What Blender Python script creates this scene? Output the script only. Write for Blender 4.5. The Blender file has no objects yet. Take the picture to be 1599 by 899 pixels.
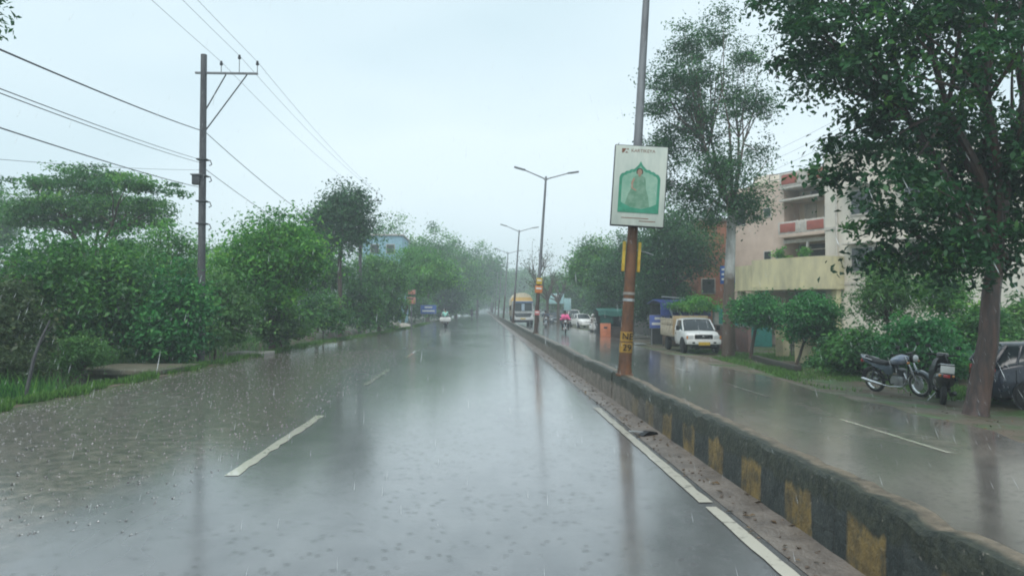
import bpy, bmesh, math, random
import numpy as np
from mathutils import Vector, Matrix, Euler
R = math.radians
PI = math.pi
C = bpy.context.scene.collection
SC = bpy.context.scene

# ------------------------------------------------------------------ camera, sky, light, exposure
FP = 1150.0                      # focal length in photograph pixels (1599 wide)
CAM = Vector((0, 0, 1.8))
cd = bpy.data.cameras.new('camera'); cd.sensor_width = 36; cd.lens = 36 * FP / 1599
cd.clip_start = 0.05; cd.clip_end = 4000
cam = bpy.data.objects.new('camera', cd); C.objects.link(cam)
cam.location = CAM
cam.rotation_euler = (R(90 + 1.52), 0, R(-2.46))
SC.camera = cam
ROT = Euler(cam.rotation_euler).to_matrix()

SUN_EL, SUN_AZ = 62, 205
w = bpy.data.worlds.new('World'); SC.world = w; w.use_nodes = True
nt = w.node_tree; nt.nodes.clear()
sky = nt.nodes.new('ShaderNodeTexSky'); sky.sky_type = 'NISHITA'; sky.sun_disc = False
sky.sun_elevation = R(SUN_EL); sky.sun_rotation = R(SUN_AZ); sky.dust_density = 3; sky.air_density = 1.0
tc = nt.nodes.new('ShaderNodeTexCoord')
mp = nt.nodes.new('ShaderNodeMapping'); mp.inputs['Scale'].default_value = (1, 1, 3.0)
ns = nt.nodes.new('ShaderNodeTexNoise'); ns.inputs['Scale'].default_value = 1.3; ns.inputs['Detail'].default_value = 3; ns.inputs['Roughness'].default_value = .45
cr = nt.nodes.new('ShaderNodeValToRGB')
cr.color_ramp.elements[0].position = .36; cr.color_ramp.elements[0].color = (.565, .715, .775, 1)
cr.color_ramp.elements[1].position = .66; cr.color_ramp.elements[1].color = (.76, .88, .93, 1)
sc_ = nt.nodes.new('ShaderNodeVectorMath'); sc_.operation = 'SCALE'; sc_.inputs['Scale'].default_value = 8.6
mx = nt.nodes.new('ShaderNodeMix'); mx.data_type = 'RGBA'; mx.inputs[0].default_value = .88
bg = nt.nodes.new('ShaderNodeBackground'); bg.inputs['Strength'].default_value = .1
wo = nt.nodes.new('ShaderNodeOutputWorld')
L = nt.links.new
L(tc.outputs['Generated'], mp.inputs[0]); L(mp.outputs[0], ns.inputs['Vector']); L(ns.outputs['Fac'], cr.inputs[0])
L(cr.outputs[0], sc_.inputs[0]); L(sky.outputs[0], mx.inputs[6]); L(sc_.outputs[0], mx.inputs[7])
L(mx.outputs[2], bg.inputs[0]); L(bg.outputs[0], wo.inputs[0])

sl = bpy.data.lights.new('sun', 'SUN'); sl.energy = 1.5; sl.angle = R(40); sl.color = (1, .97, .93)
so = bpy.data.objects.new('sun', sl); C.objects.link(so)
sd = Vector((math.sin(R(SUN_AZ)) * math.cos(R(SUN_EL)), math.cos(R(SUN_AZ)) * math.cos(R(SUN_EL)), math.sin(R(SUN_EL))))
so.rotation_euler = (-sd).to_track_quat('-Z', 'Y').to_euler()

SC.view_settings.view_transform = 'Standard'; SC.view_settings.look = 'None'
SC.view_settings.gamma = 1; SC.view_settings.use_curve_mapping = False
SC.view_settings.exposure = 0.60
HAZE_DENSITY = .0023
cy = SC.cycles
cy.use_denoising = True
try: cy.denoiser = 'OPENIMAGEDENOISE'
except Exception: pass
cy.max_bounces = 6; cy.diffuse_bounces = 3; cy.glossy_bounces = 3; cy.transmission_bounces = 4
cy.volume_bounces = 2; cy.transparent_max_bounces = 8
cy.caustics_reflective = False; cy.caustics_refractive = False
cy.sample_clamp_indirect = 4
cy.filter_width = 1.9

def ray(px, py):
    return ROT @ Vector(((px - 799.5) / FP, (449.5 - py) / FP, -1.0))
def G(px, py, z=0.0):             # ground point seen at a place of the photograph
    d = ray(px, py); t = (z - CAM.z) / d.z; return CAM + d * t
def PT(px, py, Y):                # point at distance Y along the road
    d = ray(px, py); return CAM + d * (Y / d.y)

# ------------------------------------------------------------------ tagging
def tag(o, label=None, cat=None, group=None, kind=None):
    if label: o['label'] = label
    if cat: o['category'] = cat
    if group: o['group'] = group
    if kind: o['kind'] = kind
    return o
def thing(name, label, cat, loc=(0, 0, 0), rz=0, group=None, rot=None):
    o = bpy.data.objects.new(name, None); C.objects.link(o)
    o.empty_display_size = .2; o.location = loc
    o.rotation_euler = rot if rot else (0, 0, rz)
    return tag(o, label, cat, group)
def copy_tree(o, parent=None):
    c = o.copy(); C.objects.link(c)
    if parent: c.parent = parent
    for ch in list(o.children): copy_tree(ch, c)
    return c

# ------------------------------------------------------------------ materials
_m = {}
def mat(name, col, rough=.6, metal=0., col2=None, scale=4., bump=0., bscale=30., coat=0., detail=5, spec=.5, alpha=None, stretch=None):
    if name in _m: return _m[name]
    m = bpy.data.materials.new(name); m.use_nodes = True
    n = m.node_tree; b = n.nodes['Principled BSDF']; l = n.links.new
    b.inputs['Roughness'].default_value = rough; b.inputs['Metallic'].default_value = metal
    b.inputs['Coat Weight'].default_value = coat; b.inputs['Coat Roughness'].default_value = .06
    b.inputs['Specular IOR Level'].default_value = spec
    if alpha is not None: b.inputs['Alpha'].default_value = alpha
    t = n.nodes.new('ShaderNodeTexCoord')
    if col2 is None: col2 = tuple(c * .72 for c in col)
    src = t.outputs['Object']
    if stretch:
        q = n.nodes.new('ShaderNodeMapping'); q.inputs['Scale'].default_value = stretch; l(src, q.inputs[0]); src = q.outputs[0]
    x = n.nodes.new('ShaderNodeTexNoise'); x.inputs['Scale'].default_value = scale; x.inputs['Detail'].default_value = detail
    x.inputs['Roughness'].default_value = .65
    l(src, x.inputs['Vector'])
    r = n.nodes.new('ShaderNodeValToRGB')
    r.color_ramp.elements[0].position = .35; r.color_ramp.elements[0].color = (*col2, 1)
    r.color_ramp.elements[1].position = .62; r.color_ramp.elements[1].color = (*col, 1)
    l(x.outputs['Fac'], r.inputs[0]); l(r.outputs[0], b.inputs['Base Color'])
    if bump:
        y = n.nodes.new('ShaderNodeTexNoise'); y.inputs['Scale'].default_value = bscale; y.inputs['Detail'].default_value = 4
        l(src, y.inputs['Vector'])
        p = n.nodes.new('ShaderNodeBump'); p.inputs['Strength'].default_value = bump; p.inputs['Distance'].default_value = .03
        l(y.outputs['Fac'], p.inputs['Height']); l(p.outputs[0], b.inputs['Normal'])
    _m[name] = m; return m

def leaf_mat(name, c1, c2, c3=None, trans=.42, scale=.9):
    if name in _m: return _m[name]
    m = bpy.data.materials.new(name); m.use_nodes = True
    n = m.node_tree; l = n.links.new; n.nodes.clear()
    o = n.nodes.new('ShaderNodeOutputMaterial'); b = n.nodes.new('ShaderNodeBsdfPrincipled')
    b.inputs['Roughness'].default_value = .42; b.inputs['Specular IOR Level'].default_value = .35
    tr = n.nodes.new('ShaderNodeBsdfTranslucent'); mi = n.nodes.new('ShaderNodeMixShader'); mi.inputs[0].default_value = trans
    t = n.nodes.new('ShaderNodeTexCoord')
    x = n.nodes.new('ShaderNodeTexNoise'); x.inputs['Scale'].default_value = scale; x.inputs['Detail'].default_value = 6; x.inputs['Roughness'].default_value = .75
    l(t.outputs['Object'], x.inputs['Vector'])
    at = n.nodes.new('ShaderNodeAttribute'); at.attribute_name = 'hue'
    ad = n.nodes.new('ShaderNodeMath'); ad.operation = 'ADD'
    s1 = n.nodes.new('ShaderNodeMath'); s1.operation = 'MULTIPLY_ADD'; s1.inputs[1].default_value = .7; s1.inputs[2].default_value = -.35
    l(at.outputs['Fac'], s1.inputs[0]); l(s1.outputs[0], ad.inputs[0]); l(x.outputs['Fac'], ad.inputs[1])
    r = n.nodes.new('ShaderNodeValToRGB')
    r.color_ramp.elements[0].position = .3; r.color_ramp.elements[0].color = (*c2, 1)
    r.color_ramp.elements[1].position = .68; r.color_ramp.elements[1].color = (*c1, 1)
    if c3:
        e = r.color_ramp.elements.new(.86); e.color = (*c3, 1)
    l(ad.outputs[0], r.inputs[0]); l(r.outputs[0], b.inputs['Base Color']); l(r.outputs[0], tr.inputs['Color'])
    l(b.outputs[0], mi.inputs[1]); l(tr.outputs[0], mi.inputs[2]); l(mi.outputs[0], o.inputs[0])
    _m[name] = m; return m

M = dict(
    concrete=mat('concrete', (.30, .28, .25), .55, col2=(.17, .16, .14), scale=3, bump=.5, bscale=25),
    pale_concrete=mat('pale_concrete', (.42, .40, .36), .6, col2=(.28, .26, .23), scale=3, bump=.4),
    black=mat('black', (.012, .012, .014), .45, spec=.25), rubber=mat('rubber', (.016, .016, .016), .6, spec=.25),
    darkmetal=mat('darkmetal', (.07, .075, .08), .45, .3), steel=mat('steel', (.45, .47, .48), .35, .7, scale=9),
    chrome=mat('chrome', (.65, .66, .67), .15, .95), white=mat('white_paint', (.78, .78, .76), .3, col2=(.68, .68, .66), coat=.5),
    glass=mat('dark_glass', (.03, .04, .045), .08, spec=.5), red=mat('red_lamp', (.5, .02, .015), .2, coat=1),
    lamp=mat('lamp_glass', (.7, .72, .72), .1, coat=1), amber=mat('amber_lamp', (.7, .25, .03), .2, coat=1),
    bark=mat('bark', (.10, .07, .05), .75, col2=(.045, .033, .026), scale=5, bump=1., bscale=14, stretch=(1, 1, .25)),
    wetbark=mat('wet_red_bark', (.095, .050, .036), .42, col2=(.026, .018, .016), scale=4, bump=1., bscale=10, stretch=(1.4, 1.4, .3)),
    twobark=None,
    palebark=mat('pale_bark', (.42, .41, .38), .6, col2=(.07, .06, .05), scale=1.6, bump=.8, bscale=12, stretch=(1, 1, .35)),
    oldpole=mat('old_pole', (.10, .10, .105), .6, col2=(.045, .045, .05), scale=4, bump=.4, stretch=(1, 1, .3)),
    galv=mat('galvanised', (.24, .25, .26), .5, .4, col2=(.14, .14, .15), scale=5, stretch=(1, 1, .2)),
    darkrust=mat('dark_rust_paint', (.10, .06, .045), .5, col2=(.05, .04, .035), scale=6, bump=.4),
    rust=mat('rust_paint', (.165, .072, .032), .45, col2=(.07, .038, .024), scale=6, bump=.4, stretch=(1, 1, .4)),
    yellow=mat('yellow_paint', (.66, .46, .05), .5, col2=(.45, .27, .03), scale=7),
    wire=mat('wire', (.09, .09, .10), .6), mud=mat('mud', (.14, .10, .07), .4, col2=(.07, .05, .035), scale=5, bump=.6),
    blue=mat('blue_tarp', (.03, .06, .26), .35, col2=(.02, .035, .15), scale=3, bump=.6, bscale=6),
    skin=mat('skin', (.28, .15, .09), .5))
def two_bark():
    m = mat('two_tone_bark', (.55, .55, .52), .6, col2=(.16, .14, .12), scale=1.6, bump=.8, bscale=12, stretch=(1, 1, .35))
    n = m.node_tree; l = n.links.new; b = n.nodes['Principled BSDF']; src = b.inputs['Base Color'].links[0].from_socket
    t = n.nodes.new('ShaderNodeTexCoord'); sp = n.nodes.new('ShaderNodeSeparateXYZ'); l(t.outputs['Object'], sp.inputs[0])
    x = n.nodes.new('ShaderNodeTexNoise'); x.inputs['Scale'].default_value = 1.2; l(t.outputs['Object'], x.inputs['Vector'])
    a = n.nodes.new('ShaderNodeMath'); a.operation = 'MULTIPLY_ADD'; a.inputs[1].default_value = 2.5; l(x.outputs['Fac'], a.inputs[0]); l(sp.outputs['Z'], a.inputs[2])
    r = n.nodes.new('ShaderNodeMapRange'); r.inputs[1].default_value = 4.7; r.inputs[2].default_value = 5.2; l(a.outputs[0], r.inputs[0])
    r2 = n.nodes.new('ShaderNodeMapRange'); r2.inputs[1].default_value = 7.2; r2.inputs[2].default_value = 7.8; r2.inputs[3].default_value = 1; r2.inputs[4].default_value = 0; l(a.outputs[0], r2.inputs[0])
    mu = n.nodes.new('ShaderNodeMath'); mu.operation = 'MULTIPLY'; l(r.outputs[0], mu.inputs[0]); l(r2.outputs[0], mu.inputs[1])
    k = n.nodes.new('ShaderNodeMix'); k.data_type = 'RGBA'; l(mu.outputs[0], k.inputs[0]); k.inputs[6].default_value = (.10, .072, .052, 1); l(src, k.inputs[7]); l(k.outputs[2], b.inputs['Base Color'])
    return m
M['twobark'] = two_bark()
LF = dict(
    mid=leaf_mat('leaf_mid', (.095, .30, .052), (.028, .12, .034), (.20, .40, .06)),
    bright=leaf_mat('leaf_bright', (.13, .40, .05), (.038, .17, .034), (.26, .50, .07)),
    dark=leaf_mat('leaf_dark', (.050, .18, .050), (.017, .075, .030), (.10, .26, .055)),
    teal=leaf_mat('leaf_teal', (.055, .27, .062), (.016, .12, .038), (.11, .36, .07)),
    olive=leaf_mat('leaf_olive', (.12, .30, .07), (.05, .15, .04), (.20, .38, .09)),
    dry=leaf_mat('leaf_dry', (.09, .15, .055), (.04, .075, .03), (.14, .16, .06)),
    grass=leaf_mat('leaf_grass', (.11, .27, .05), (.055, .12, .03), (.19, .34, .07), scale=2.5))

# ------------------------------------------------------------------ mesh builder
class MB:
    def __init__(s): s.bm = bmesh.new()
    def box(s, c, d, rot=None, bev=0.):
        mt = Matrix.Translation(c) @ ((rot.to_4x4() if rot else Matrix.Identity(4))) @ Matrix.Diagonal((*d, 1))
        r = bmesh.ops.create_cube(s.bm, size=1, matrix=mt)
        if bev:
            es = {e for v in r['verts'] for e in v.link_edges}
            bmesh.ops.bevel(s.bm, geom=list(es), offset=bev, segments=2, affect='EDGES', profile=.6)
        return s
    def b6(s, x0, x1, y0, y1, z0, z1, bev=0.):
        return s.box(((x0+x1)/2, (y0+y1)/2, (z0+z1)/2), (abs(x1-x0), abs(y1-y0), abs(z1-z0)), None, bev)
    def rings(s, rings, closed=True, cap=True):
        vs = [[s.bm.verts.new(p) for p in r] for r in rings]
        n = len(vs[0])
        for a, b in zip(vs, vs[1:]):
            for i in range(n if closed else n - 1):
                j = (i + 1) % n
                try: s.bm.faces.new((a[i], a[j], b[j], b[i]))
                except ValueError: pass
        if cap and closed:
            try: s.bm.faces.new(list(reversed(vs[0]))); s.bm.faces.new(vs[-1])
            except ValueError: pass
        return s
    def tube(s, pts, rad, n=8, cap=True):
        pts = [Vector(p) for p in pts]
        if not isinstance(rad, (list, tuple)): rad = [rad] * len(pts)
        rs = []; up = None
        for i, p in enumerate(pts):
            d = (pts[min(i+1, len(pts)-1)] - pts[max(i-1, 0)]).normalized()
            if up is None: up = d.orthogonal().normalized()
            u = (up - d * up.dot(d)).normalized(); up = u; v = d.cross(u)
            rs.append([p + (u * math.cos(2*PI*k/n) + v * math.sin(2*PI*k/n)) * rad[i] for k in range(n)])
        return s.rings(rs, cap=cap)
    def ell(s, c, r, rot=None, n=14):
        mt = Matrix.Translation(c) @ ((rot.to_4x4() if rot else Matrix.Identity(4))) @ Matrix.Diagonal((*r, 1))
        bmesh.ops.create_uvsphere(s.bm, u_segments=n, v_segments=max(6, n*2//3), radius=1, matrix=mt); return s
    def lathe(s, c, prof, axis='y', n=24):   # prof: (radius, along)
        rs = []
        for r, a in prof:
            ring = []
            for k in range(n):
                t = 2*PI*k/n
                if axis == 'y': ring.append((c[0]+r*math.cos(t), c[1]+a, c[2]+r*math.sin(t)))
                elif axis == 'z': ring.append((c[0]+r*math.cos(t), c[1]+r*math.sin(t), c[2]+a))
                else: ring.append((c[0]+a, c[1]+r*math.cos(t), c[2]+r*math.sin(t)))
            rs.append(ring)
        return s.rings(rs)
    def prism(s, poly, y0, y1):              # polygon in x,z swept from y0 to y1
        return s.rings([[(x, y0, z) for x, z in poly], [(x, y1, z) for x, z in poly]])
    def prism_x(s, poly, x0, x1):
        return s.rings([[(x0, y, z) for y, z in poly], [(x1, y, z) for y, z in poly]])
    def quad(s, pts):
        s.bm.faces.new([s.bm.verts.new(p) for p in pts]); return s
    def build(s, name, m, parent=None, smooth=True, loc=None, sub=0, angle=40):
        bmesh.ops.recalc_face_normals(s.bm, faces=s.bm.faces)
        me = bpy.data.meshes.new(name); s.bm.to_mesh(me); s.bm.free()
        me.materials.append(m)
        if smooth:
            me.shade_smooth()
            me.set_sharp_from_angle(angle=R(angle))
        o = bpy.data.objects.new(name, me); C.objects.link(o)
        if parent: o.parent = parent
        if loc is not None: o.location = loc
        if sub:
            md = o.modifiers.new('s', 'SUBSURF'); md.levels = sub; md.render_levels = sub
        return o
def text(name, body, size, m, parent, loc, rot, depth=.004, align='CENTER'):
    cu = bpy.data.curves.new(name, 'FONT'); cu.body = body; cu.size = size; cu.extrude = depth; cu.align_x = align; cu.align_y = 'CENTER'
    cu.materials.append(m)
    o = bpy.data.objects.new(name, cu); C.objects.link(o); o.location = loc; o.rotation_euler = rot
    bpy.context.view_layer.update()
    me = bpy.data.meshes.new_from_object(o.evaluated_get(bpy.context.evaluated_depsgraph_get()))
    bpy.data.objects.remove(o)
    if not me.materials: me.materials.append(m)
    o = bpy.data.objects.new(name, me); C.objects.link(o); o.location = loc; o.rotation_euler = rot
    if parent: o.parent = parent
    return o

# ------------------------------------------------------------------ ground
def edge_left(Y):
    return float(np.interp(Y, [-60, 20, 38, 50, 66, 90, 130, 200, 700], [-8.6, -8.5, -8.1, -7.0, -6.1, -6.0, -6.1, -6.4, -7.0]))
def gz(X, Y):
    e = edge_left(Y)
    xs = [-700, -60, e-6, e-3.6, e-3.0, e-.95, e-.40, e-.2, e+.5, 2.6, 2.9, 8.4, 10.5, 14, 30, 60, 700]
    dd = .85 if 5 < Y < 60 else .35
    bk = -.28 if 13.5 < Y < 19.6 else -.06
    zs = [0, .1, .12, .02, -dd, -dd, bk, .02, -.02, -.02, -.19, -.27, -.42, -.42, -.4, -.4, -.4]
    return float(np.interp(X, xs, zs))
def build_ground():
    xo = [-600, -250, -100, -60, -40, -28, -20, -14.8, -12.8]
    ys = list(np.arange(-30, 60, 1.5)) + list(np.arange(60, 130, 5)) + [130, 160, 200, 260, 340, 450, 580, 700]
    rel = [-6, -5, -4.2, -3.6, -3.3, -3.0, -2.2, -1.5, -.95, -.7, -.5, -.4, -.2, .1, .5]
    xr = [-2, 0, 2.4, 2.6, 2.9, 5, 8.4, 9.0, 9.6, 10.5, 11.5, 12.5, 14, 16, 19, 24, 30, 60, 120, 300, 600]
    rnd = random.Random(3); V = []; Fc = []
    for Y in ys:
        e = edge_left(Y)
        for X in [-600, -250, -100, -60, -40, -28, -20] + [e + r for r in rel] + xr:
            z = gz(X, Y)
            if X < e - 1.2 or X > 9.2: z += rnd.uniform(-.03, .03)
            V.append((X, Y, z))
    W = 7 + len(rel) + len(xr)
    for j in range(len(ys)-1):
        for i in range(W-1):
            a = j*W+i; Fc.append((a, a+1, a+W+1, a+W))
    me = bpy.data.meshes.new('ground'); me.from_pydata(V, [], Fc); me.shade_smooth()
    m = bpy.data.materials.new('earth'); m.use_nodes = True; n = m.node_tree; l = n.links.new; b = n.nodes['Principled BSDF']
    t = n.nodes.new('ShaderNodeTexCoord')
    a = n.nodes.new('ShaderNodeTexNoise'); a.inputs['Scale'].default_value = .55; a.inputs['Detail'].default_value = 8; a.inputs['Roughness'].default_value = .7
    l(t.outputs['Object'], a.inputs['Vector'])
    r = n.nodes.new('ShaderNodeValToRGB'); r.color_ramp.elements[0].position = .40; r.color_ramp.elements[0].color = (.115, .085, .062, 1)
    r.color_ramp.elements[1].position = .60; r.color_ramp.elements[1].color = (.045, .10, .025, 1)
    e = r.color_ramp.elements.new(.5); e.color = (.075, .07, .04, 1)
    l(a.outputs['Fac'], r.inputs[0]); l(r.outputs[0], b.inputs['Base Color'])
    q = n.nodes.new('ShaderNodeTexNoise'); q.inputs['Scale'].default_value = .8; l(t.outputs['Object'], q.inputs['Vector'])
    rr = n.nodes.new('ShaderNodeMapRange'); rr.inputs[1].default_value = .4; rr.inputs[2].default_value = .6; rr.inputs[3].default_value = .42; rr.inputs[4].default_value = .85
    l(q.outputs['Fac'], rr.inputs[0]); l(rr.outputs[0], b.inputs['Roughness'])
    z = n.nodes.new('ShaderNodeTexNoise'); z.inputs['Scale'].default_value = 9; z.inputs['Detail'].default_value = 6; l(t.outputs['Object'], z.inputs['Vector'])
    bp = n.nodes.new('ShaderNodeBump'); bp.inputs['Strength'].default_value = .7; bp.inputs['Distance'].default_value = .05
    l(z.outputs['Fac'], bp.inputs['Height']); l(bp.outputs[0], b.inputs['Normal'])
    me.materials.append(m)
    o = bpy.data.objects.new('ground', me); C.objects.link(o); tag(o, kind='structure')
build_ground()

def road_mat(name, left=True):
    m = bpy.data.materials.new(name); m.use_nodes = True; n = m.node_tree; l = n.links.new; b = n.nodes['Principled BSDF']
    N = n.nodes.new
    t = N('ShaderNodeTexCoord'); sp = N('ShaderNodeSeparateXYZ'); l(t.outputs['Object'], sp.inputs[0])
    def noise(sc, det=4, st=None, ro=.6):
        x = N('ShaderNodeTexNoise'); x.inputs['Scale'].default_value = sc; x.inputs['Detail'].default_value = det; x.inputs['Roughness'].default_value = ro
        if st:
            q = N('ShaderNodeMapping'); q.inputs['Scale'].default_value = st; l(t.outputs['Object'], q.inputs[0]); l(q.outputs[0], x.inputs['Vector'])
        else: l(t.outputs['Object'], x.inputs['Vector'])
        return x.outputs['Fac']
    def mr(src, a, b_, c, d, sm=False):
        x = N('ShaderNodeMapRange'); x.clamp = True
        if sm: x.interpolation_type = 'SMOOTHSTEP'
        for i, v in enumerate((a, b_, c, d)): x.inputs[i+1].default_value = v
        l(src, x.inputs[0]); return x.outputs[0]
    def math_(op, a, b_):
        x = N('ShaderNodeMath'); x.operation = op
        for i, v in enumerate((a, b_)):
            if isinstance(v, (int, float)): x.inputs[i].default_value = v
            else: l(v, x.inputs[i])
        return x.outputs[0]
    big = noise(.35, 4, (1, .35, 1)); fine = noise(45, 3); mid = noise(3, 5, (1, .5, 1))
    r = N('ShaderNodeValToRGB')
    c0, c1 = ((.075, .077, .080), (.12, .122, .125)) if left else ((.075, .07, .065), (.125, .117, .107))
    r.color_ramp.elements[0].position = .30; r.color_ramp.elements[0].color = (*c0, 1)
    r.color_ramp.elements[1].position = .65; r.color_ramp.elements[1].color = (*c1, 1)
    l(mid, r.inputs[0])
    # muddy water on the shoulder, ragged border
    wob = math_('MULTIPLY_ADD', big, 0); 
    mw = N('ShaderNodeMath'); mw.operation = 'MULTIPLY_ADD'; mw.inputs[1].default_value = 5.0; l(big, mw.inputs[0]); l(sp.outputs['X'], mw.inputs[2])
    if left: mud = mr(mw.outputs[0], -1.6, -.2, 1, 0, True)
    else: mud = mr(mw.outputs[0], 8.5, 10.6, 0, 1, True)
    mc = N('ShaderNodeMix'); mc.data_type = 'RGBA'; l(mud, mc.inputs[0]); l(r.outputs[0], mc.inputs[6])
    ms = N('ShaderNodeValToRGB'); l(noise(5.5, 7, (1, 1, 1), .75), ms.inputs[0])  # mud mottle; its contrast also paints in the speckled reflections
    ms.color_ramp.elements[0].position = .40; ms.color_ramp.elements[0].color = (.052, .047, .038, 1)
    ms.color_ramp.elements[1].position = .62; ms.color_ramp.elements[1].color = (.235, .20, .165, 1)
    l(ms.outputs[0], mc.inputs[7])
    l(mc.outputs[2], b.inputs['Base Color'])
    ro = mr(big, .35, .65, .12, .30)
    l(ro, b.inputs['Roughness'])
    b.inputs['IOR'].default_value = 1.45; b.inputs['Coat Weight'].default_value = 1.0; b.inputs['Coat IOR'].default_value = 1.33; b.inputs['Coat Roughness'].default_value = .14
    # rain ripples: small cells everywhere, stronger in the shallow water
    rip = noise(5, 6, (1, .8, 1), .75)
    amp = mr(mud, 0, 1, .03, 2.6) if left else mr(mud, 0, 1, .06, .5)
    h1 = math_('MULTIPLY', rip, amp)
    h2 = math_('MULTIPLY', fine, .06)
    h3 = math_('MULTIPLY', noise(2.2, 2, (.5, 1.4, 1)), .07)
    vo = N('ShaderNodeTexVoronoi'); vo.inputs['Scale'].default_value = 8.0; l(t.outputs['Object'], vo.inputs['Vector'])
    ring = math_('MULTIPLY', math_('SINE', math_('MULTIPLY', vo.outputs['Distance'], 55.), 0), mr(vo.outputs['Distance'], .10, .38, .05, 0))
    h = math_('ADD', math_('ADD', math_('ADD', h1, h2), h3), ring)
    bp = N('ShaderNodeBump'); bp.inputs['Strength'].default_value = .55; bp.inputs['Distance'].default_value = .05
    l(h, bp.inputs['Height']); l(bp.outputs[0], b.inputs['Normal'])
    return m
def strip(name, x0, x1, ys, z0, z1, m, kind='structure', th=0):
    """ground sheet between two edges given as functions of Y"""
    V = []; Fc = []
    K = 6
    for Y in ys:
        a, b = (x0(Y) if callable(x0) else x0), (x1(Y) if callable(x1) else x1)
        for k in range(K+1):
            u = k/K; V.append((a + (b-a)*u, Y, z0 + (z1-z0)*u))
    for j in range(len(ys)-1):
        for i in range(K):
            a = j*(K+1)+i; Fc.append((a, a+1, a+K+2, a+K+1))
    me = bpy.data.meshes.new(name); me.from_pydata(V, [], Fc); me.shade_smooth(); me.materials.append(m)
    o = bpy.data.objects.new(name, me); C.objects.link(o); tag(o, kind=kind); return o
YS = list(np.arange(-25, 120, 1.0)) + list(range(120, 400, 10))
rn = random.Random(11); _wl = {round(y, 2): rn.uniform(-.05, .05) for y in YS}; _wr = {round(y, 2): rn.uniform(-.22, .22) for y in YS}
strip('road', lambda Y: edge_left(Y) + .02 + _wl[round(Y, 2)]*.6, 2.60, YS, .001, .001, road_mat('wet_asphalt', True))
strip('far_carriageway', 2.84, lambda Y: 8.35 + _wr[round(Y, 2)] + (0.9 if Y > 40 else 0), YS, -.165, -.245, road_mat('wet_asphalt_brown', False))
gut = mat('silt', (.185, .162, .142), .4, col2=(.10, .086, .076), scale=2.5, bump=.6, bscale=30)
strip('gutter_silt', lambda Y: 2.20 + _wl[round(Y, 2)]*.35, 2.598, [y for y in YS if y < 300], .0055, .018, gut)

# painted markings (worn edges) and a painted reflection streak
paint = bpy.data.materials.new('worn_road_paint'); paint.use_nodes = True
paint2 = bpy.data.materials.new('worn_reflection_dimmed_paint'); paint2.use_nodes = True  # worn paint; wet reflection over far marks put into its dimmer colour
def _paint(pt, lo, hi, th):
    n = pt.node_tree; l = n.links.new; b = n.nodes['Principled BSDF']
    t = n.nodes.new('ShaderNodeTexCoord'); x = n.nodes.new('ShaderNodeTexNoise'); x.inputs['Scale'].default_value = 7; x.inputs['Detail'].default_value = 8; x.inputs['Roughness'].default_value = .7
    l(t.outputs['Object'], x.inputs['Vector'])
    r = n.nodes.new('ShaderNodeValToRGB'); r.color_ramp.elements[0].position = th; r.color_ramp.elements[0].color = (*lo, 1)
    r.color_ramp.elements[1].position = th+.16; r.color_ramp.elements[1].color = (*hi, 1)
    l(x.outputs['Fac'], r.inputs[0]); l(r.outputs[0], b.inputs['Base Color']); b.inputs['Roughness'].default_value = .25; b.inputs['Coat Weight'].default_value = 1; b.inputs['Coat IOR'].default_value = 1.33
_paint(paint, (.13, .12, .105), (.55, .53, .45), .29)
_paint(paint2, (.13, .125, .12), (.42, .41, .37), .36)
def mark(name, x0, x1, y0, y1, z, seed=0, jag=.02, pm=None):
    r = random.Random(seed); n = max(2, int(abs(y1-y0)/.22)); V = []; Fc = []
    for i in range(n+1):
        y = y0 + (y1-y0)*i/n
        jl = r.uniform(-jag, jag); jr = r.uniform(-jag, jag)
        if r.random() < .12: jr -= jag*2.5
        V += [(x0+jl, y, z(x0) if callable(z) else z), (x1+jr, y, z(x1) if callable(z) else z)]
    for i in range(n): a = 2*i; Fc.append((a, a+1, a+3, a+2))
    me = bpy.data.meshes.new(name); me.from_pydata(V, [], Fc); me.materials.append(pm or paint)
    o = bpy.data.objects.new(name, me); C.objects.link(o); tag(o, kind='structure'); return o
y = 8.05 - 9.2
k = 0
while y < 160:
    mark('lane_marking', -2.73, -2.59, y, y + 4.4, .006, k, .01, paint if y < 15 else paint2); y += 9.2; k += 1
for (a, b, s) in [(-2, 4.6, 1), (4.75, 6.6, 2), (6.75, 13.2, 3)]:
    mark('edge_line', 2.02, 2.14, a, b, .010, 40+s, .006)
y = 10 - 6.4
zr = lambda X: -.165 - .08*(X-2.84)/5.51 + .005
while y < 120:
    mark('lane_marking', 6.47, 6.56, y, y + 3.1, zr, k, .008, paint if y < 12 else paint2); y += 6.4; k += 1
mark('reflection_streak', -6.2, -1.9, 32.6, 33.15, .0062, 77, .03, paint2)  # bright reflection streak across the lane, painted on as a pale line

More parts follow.
